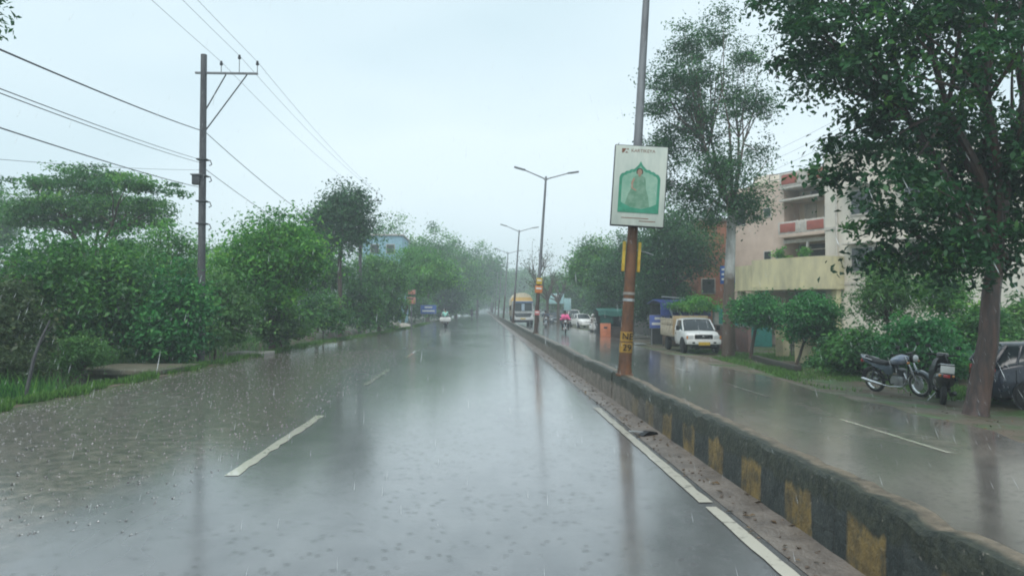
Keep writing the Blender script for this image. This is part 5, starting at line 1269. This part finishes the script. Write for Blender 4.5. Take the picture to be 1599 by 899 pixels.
def scooter(label, loc, rz, bm, s=1., lean=0., group=None, plate=True, cat='scooter'):
    t = thing('scooter', label, cat, loc, rot=(lean, 0, rz), group=group); t.scale = (s, s, s)
    for (x, nm_) in ((.60, 'front_wheel'), (-.62, 'rear_wheel')):
        w_ = thing(nm_, None, None); w_.parent = t; w_.location = (x, 0, .225)
        MB().lathe((0, -.05, 0), [(.13, 0), (.2, .0), (.225, .03), (.225, .07), (.2, .10), (.13, .10)], 'y', 22).build('tyre', M['rubber'], w_)
        MB().lathe((0, -.04, 0), [(.001, 0), (.14, .0), (.14, .08), (.001, .08)], 'y', 16).build('rim', M['steel'], w_)
    # apron, floor, body
    MB().rings([[(x, -w_, z), (x-.05, -w_*.7, z+.005), (x+.05, 0, z), (x-.05, w_*.7, z+.005), (x, w_, z), (x-.09, w_*.6, z), (x-.09, -w_*.6, z)] for x, w_, z in ((.36, .14, .27), (.40, .23, .45), (.42, .24, .68), (.38, .17, .90), (.34, .09, .98))]).build('apron', bm, t)
    MB().rings([[(x, -.17, z), (x, -.17, z+.05), (x, .17, z+.05), (x, .17, z)] for x, z in ((.40, .28), (.2, .25), (-.1, .25), (-.2, .30))]).build('floorboard', M['black'], t)
    MB().rings([[(x, w_*math.cos(a), zc + h*math.sin(a)) for a in [2*PI*k/12 for k in range(12)]] for x, w_, h, zc in ((-.10, .12, .14, .46), (-.2, .19, .20, .50), (-.45, .22, .21, .54), (-.7, .21, .18, .58), (-.88, .15, .11, .64), (-.96, .07, .05, .68))]).build('body', bm, t)
    MB().rings([[(x, -w_, z), (x, -w_*.8, z+.08), (x, w_*.8, z+.08), (x, w_, z)] for x, w_, z in ((-.08, .1, .66), (-.3, .15, .69), (-.6, .155, .72), (-.88, .10, .76))]).build('seat', M['black'], t)
    MB().rings([[(.60+.27*math.cos(a), -.08, .225+.27*math.sin(a)), (.60+.3*math.cos(a), 0, .225+.3*math.sin(a)), (.60+.27*math.cos(a), .08, .225+.27*math.sin(a)), (.6+.24*math.cos(a), 0, .225+.24*math.sin(a))] for a in [R(15+k*20) for k in range(8)]]).build('mudguard', bm, t)
    MB().tube([(.60, .07, .225), (.52, .07, .5), (.40, 0, .95)], .025, 8).build('fork', M['darkmetal'], t)
    MB().box((.36, 0, 1.02), (.2, .26, .13), bev=.05).build('handle_cover', bm, t); MB().ell((.455, 0, 1.02), (.04, .08, .06)).build('headlight', M['lamp'], t)
    for q in (-1, 1):
        MB().tube([(.34, q*.1, 1.03), (.26, q*.34, 1.04)], .018, 6).build('handlebar', M['black'], t)
        m = MB().ell((.32, q*.30, 1.22), (.015, .065, .045)).build('mirror', M['black'], t); MB().tube([(.3, q*.2, 1.06), (.32, q*.28, 1.18)], .007, 5).build('mirror_stem', M['chrome'], m)
        MB().ell((-.90, q*.12, .66), (.04, .035, .03)).build('indicator', M['amber'], t)
    MB().box((-.955, 0, .66), (.04, .13, .07), bev=.015).build('tail_light', M['red'], t)
    if plate: MB().box((-1.0, 0, .80 if s > 1.02 else .50), (.012, .26, .15), bev=.003).build('number_plate', M['white'], t)
    MB().tube([(-.55, .14, .86), (-.9, .12, .9), (-.97, 0, .9), (-.9, -.12, .9), (-.55, -.14, .86)], .013, 6).build('grab_rail', M['chrome'], t)
    MB().tube([(-.2, -.15, .25), (-.45, -.17, .24), (-.8, -.18, .3), (-.92, -.18, .33)], [.02, .05, .05, .03], 10).build('exhaust', M['darkmetal'], t)
    MB().tube([(-.05, .1, .22), (.0, .24, .01)], .011, 6).build('side_stand', M['steel'], t)
    return t
blk = mat('black_paint', (.012, .012, .014), .25, coat=1.)
g_ = G(1482, 634, -.42)
_later_black = (g_.x+.30, g_.y+.80, -.43)
scooter('black scooter seen from behind, beside the leaning trunk', _later_black, R(62), blk, 1.06, lean=R(5))
for (px, py, lb, sg) in ((927, 521, 'white scooter parked left of the orange panel', .98), (936, 523, 'white scooter parked touching the orange panel', 1.0)):
    g_ = G(px, py, -.4); scooter(lb, (g_.x, g_.y, -.42), R(-82), M['white'], sg, group='white scooters at the stall')

# ------------------------------------------------------------------ people
def skinned(name, joints, edges, m, parent, sub=1, root=0):
    me = bpy.data.meshes.new(name); me.from_pydata([j[0] for j in joints], edges, []); me.materials.append(m)
    o = bpy.data.objects.new(name, me); C.objects.link(o); o.parent = parent
    sk = o.modifiers.new('sk', 'SKIN'); sk.use_smooth_shade = True
    lay = me.skin_vertices[0].data
    for i, j in enumerate(joints):
        rr = j[1]; lay[i].radius = (rr, rr) if not isinstance(rr, tuple) else rr; lay[i].use_root = (i == root)
    s_ = o.modifiers.new('ss', 'SUBSURF'); s_.levels = sub; s_.render_levels = sub
    return o
def chain(*names): return [(a, b) for a, b in zip(names, names[1:])]
def rider(label, bike, seat, hands, feet, topm, legm, helm=None, hair=True, fat=1., loose=False, group=None):
    """seated figure; coordinates in the vehicle's own frame, forward +X"""
    mw = Matrix.LocRotScale(bike.location, bike.rotation_euler, bike.scale)
    t = thing('person', label, 'person', mw @ Vector(seat), rot=tuple(bike.rotation_euler), group=group)
    S = Vector(seat)
    def loc(p): return Vector(p) - S
    J = {}
    J['pelvis'] = (Vector((0, 0, .10)), .125*fat); J['waist'] = (Vector((.02, 0, .28)), .115*fat); J['chest'] = (Vector((.06, 0, .46)), (.135*fat)); J['neck0'] = (Vector((.08, 0, .57)), .06); J['neck'] = (Vector((.095, 0, .63)), .05)
    J['chin'] = (Vector((.115, 0, .70)), .07); J['head'] = (Vector((.11, 0, .78)), .09); J['crown'] = (Vector((.10, 0, .85)), .06)
    E = chain('pelvis', 'waist', 'chest', 'neck0', 'neck', 'chin', 'head', 'crown')
    for s_, nm_ in ((1, 'L'), (-1, 'R')):
        sh = Vector((.07, s_*.19, .53)); hd = loc((hands[0], s_*hands[1], hands[2])); el = sh.lerp(hd, .5) + Vector((-.05, s_*.06, -.10))
        hip = Vector((.02, s_*.11, .08)); ft = loc((feet[0], s_*feet[1], feet[2])); kn = hip.lerp(ft, .48) + Vector((.20, s_*.05, .09))
        J['sh'+nm_] = (sh, .065*fat); J['el'+nm_] = (el, .046); J['wr'+nm_] = (el.lerp(hd, .85), .032); J['hd'+nm_] = (hd, .038)
        J['hip'+nm_] = (hip, .10*fat); J['kn'+nm_] = (kn, .065); J['an'+nm_] = (ft + Vector((-.03, 0, .09)), .042); J['hl'+nm_] = (ft, .045); J['to'+nm_] = (ft + Vector((.15, 0, -.01)), .035)
        E += chain('chest', 'sh'+nm_, 'el'+nm_, 'wr'+nm_, 'hd'+nm_) + chain('pelvis', 'hip'+nm_, 'kn'+nm_, 'an'+nm_, 'hl'+nm_, 'to'+nm_)
    def sub_(keys, m, name, grow, root):
        ks = list(keys); ix = {k: i for i, k in enumerate(ks)}
        return skinned(name, [(J[k][0], J[k][1]*1.0 + grow) for k in ks], [(ix[a], ix[b]) for a, b in E if a in ix and b in ix], m, t, root=ix[root])
    sub_(J.keys(), M['skin'], 'body', 0, 'pelvis')
    sub_(['pelvis', 'waist', 'chest', 'neck0', 'shL', 'elL', 'wrL', 'shR', 'elR', 'wrR'], topm, 'jacket', .016 + (.03 if loose else 0), 'chest')
    sub_(['pelvis', 'hipL', 'knL', 'anL', 'hipR', 'knR', 'anR'], legm, 'trousers', .014, 'pelvis')
    for s_ in 'LR': MB().ell(J['hl'+s_][0] + Vector((.05, 0, -.01)), (.14, .05, .05)).build('shoe', M['black'], t)
    if helm: 
        MB().ell((.10, 0, .80), (.135, .12, .135)).build('helmet', helm, t); MB().ell((.155, 0, .79), (.09, .10, .06)).build('visor', M['glass'], t)
    elif hair:
        MB().ell((.085, 0, .81), (.105, .095, .105)).build('hair', M['black'], t)
    # face
    MB().ell((.205, 0, .755), (.02, .014, .022), n=8).build('nose', M['skin'], t)
    return t
pinkc = mat('pink_cloth', (.75, .10, .28), .6, col2=(.6, .07, .22)); darkc = mat('dark_cloth', (.03, .035, .045), .7); navy = mat('navy_cloth', (.05, .07, .12), .7); mint = mat('mint_cloth', (.35, .78, .68), .6); whitec = mat('pale_cloth', (.75, .75, .73), .7)
wr_ = [o for o in C.objects if o.get('label') == 'white scooter parked left of the orange panel'][0]
rider('person in pale rain clothes sitting on a white scooter at the stall', wr_, (-.35, 0, .78), (.27, .30, 1.04), (.15, .15, .34), whitec, whitec, helm=M['white'])
# two on a scooter riding ahead
g_ = G(696, 511, 0)
s1 = scooter('white scooter riding ahead with two people on it', (g_.x, g_.y, .01), R(88), M['white'], 1.03, group=None)
# wide white luggage panel seen at the back
bg_ = thing('saddle_bag', 'wide pale bag slung across the back of the scooter ahead', 'bag', (g_.x, g_.y-.86, .46)); MB().box((0, 0, .28), (1.0, .34, .38), bev=.12).build('bag', mat('bag_white', (.85, .85, .83), .5), bg_); MB().tube([(-.3, -.0, .46), (0, .02, .52), (.3, 0, .46)], .02, 6).build('strap', M['black'], bg_)
rider('person in pale top and pale helmet steering the scooter ahead', s1, (-.18, .06, .76), (.27, .34, 1.06), (.12, .15, .34), whitec, darkc, helm=M['white'])
rider('pillion passenger in mint green top on the scooter ahead', s1, (-.58, 0, .80), (-.10, .15, .98), (-.25, .22, .36), mint, darkc, group=None)
g_ = G(737, 496, 0)
b2 = motorcycle('distant dark motorcycle on the near carriageway', (g_.x, g_.y, .01), R(90), blk, blk, s=1.05)
rider('lone distant rider in dark rain clothes on the near carriageway', b2, (-.25, 0, .80), (.25, .36, 1.06), (.05, .2, .33), darkc, darkc, helm=M['black'])
g_ = G(883, 521, -.2)
b3 = motorcycle('dark motorcycle ridden by the person in pink', (g_.x, g_.y, -.235), R(-96), blk, blk, s=1.05)
rider('person in loose bright pink raincoat riding toward the camera', b3, (-.2, 0, .80), (.25, .36, 1.06), (.05, .22, .33), pinkc, darkc, loose=True, fat=1.15)
rider('passenger in pink behind the rider in the raincoat', b3, (-.6, 0, .86), (-.2, .2, 1.0), (-.3, .25, .38), pinkc, navy, loose=True, fat=1.1)
g_ = G(852, 511, -.2)
b4 = motorcycle('slate blue motorcycle ridden toward the camera near the truck', (g_.x, g_.y, -.225), R(-92), sb, sb, s=1.05)
rider('rider in dark blue rain clothes beside the dark slate car', b4, (-.25, 0, .80), (.25, .36, 1.06), (.05, .2, .33), navy, darkc, helm=M['black'])

# ------------------------------------------------------------------ rain
def rain():
    rs = np.random.RandomState(21); V = []; n = 4600
    V = np.zeros((n, 4, 3)); ok = []
    P = np.stack([rs.uniform(-9, 11, n), 2.2 + 15*rs.rand(n)**.8, rs.uniform(-.1, 7.2, n)], 1)
    ax = np.array([.03, -.62, -.95]); ax = ax + rs.normal(size=(n, 3))*.05; ax /= np.linalg.norm(ax, axis=1, keepdims=True)
    ln = (.028 + .03*rs.rand(n))[:, None]; r = (.0009 + .0008*rs.rand(n))[:, None]
    u = np.cross(ax, np.array([1., 0, 0])); u /= np.linalg.norm(u, axis=1, keepdims=True); v = np.cross(ax, u)
    top = P - ax*ln; bot = P + ax*ln
    ring = [P + ax*ln*.45 + (u*math.cos(a) + v*math.sin(a))*r for a in (0, 2*PI/3, 4*PI/3)]
    vv = np.stack([top, bot] + ring, 1).reshape(-1, 3)
    base = np.arange(n)[:, None]*5; tri = []
    for (a, b_) in ((2, 3), (3, 4), (4, 2)): tri.append(base + np.array([[0, a, b_]])); tri.append(base + np.array([[1, b_, a]]))
    f = np.concatenate(tri, 0); me = bpy.data.meshes.new('rain'); me.vertices.add(len(vv)); me.vertices.foreach_set('co', vv.astype(np.float32).ravel())
    me.loops.add(f.size); me.loops.foreach_set('vertex_index', f.ravel().astype(np.int32)); me.polygons.add(len(f)); me.polygons.foreach_set('loop_start', np.arange(0, f.size, 3, dtype=np.int32)); me.polygons.foreach_set('loop_total', np.full(len(f), 3, np.int32))
    me.update(); me.shade_smooth(); m = bpy.data.materials.new('raindrop'); m.use_nodes = True; q = m.node_tree.nodes['Principled BSDF']; q.inputs['Base Color'].default_value = (.85, .9, .92, 1); q.inputs['Roughness'].default_value = .2; q.inputs['Transmission Weight'].default_value = .3; q.inputs['IOR'].default_value = 1.33
    me.materials.append(m); o = bpy.data.objects.new('rain', me); C.objects.link(o); tag(o, 'slanting rain drops falling over the road', 'rain', kind='stuff')
rain()
def splashes():
    rs = np.random.RandomState(23); mb = MB(); n = 3600
    for k in range(n):
        Y = 6 + 26*rs.rand()**1.2; X = edge_left(Y) + .4 + 5.4*rs.rand()**1.3
        if X > 2.0: continue
        h = .004 + .016*rs.rand(); r = .004 + .012*rs.rand(); z = .0
        a = rs.rand()*6
        b_ = [mb.bm.verts.new((X + r*math.cos(a+q), Y + r*math.sin(a+q), z)) for q in (0, 2.09, 4.19)]
        tp = [mb.bm.verts.new((X + r*1.5*math.cos(a+q+.5), Y + r*1.5*math.sin(a+q+.5), z + h*(.6+.8*rs.rand()))) for q in (0, 2.09, 4.19)]
        for i in range(3):
            j = (i+1) % 3; mb.bm.faces.new((b_[i], b_[j], tp[i]))
    m = mat('splash_water', (.42, .42, .41), .12, spec=.8)
    o = mb.build('rain_splashes', m); tag(o, 'tiny rain splashes dancing on the flooded left shoulder', 'splashes', kind='stuff')
splashes()
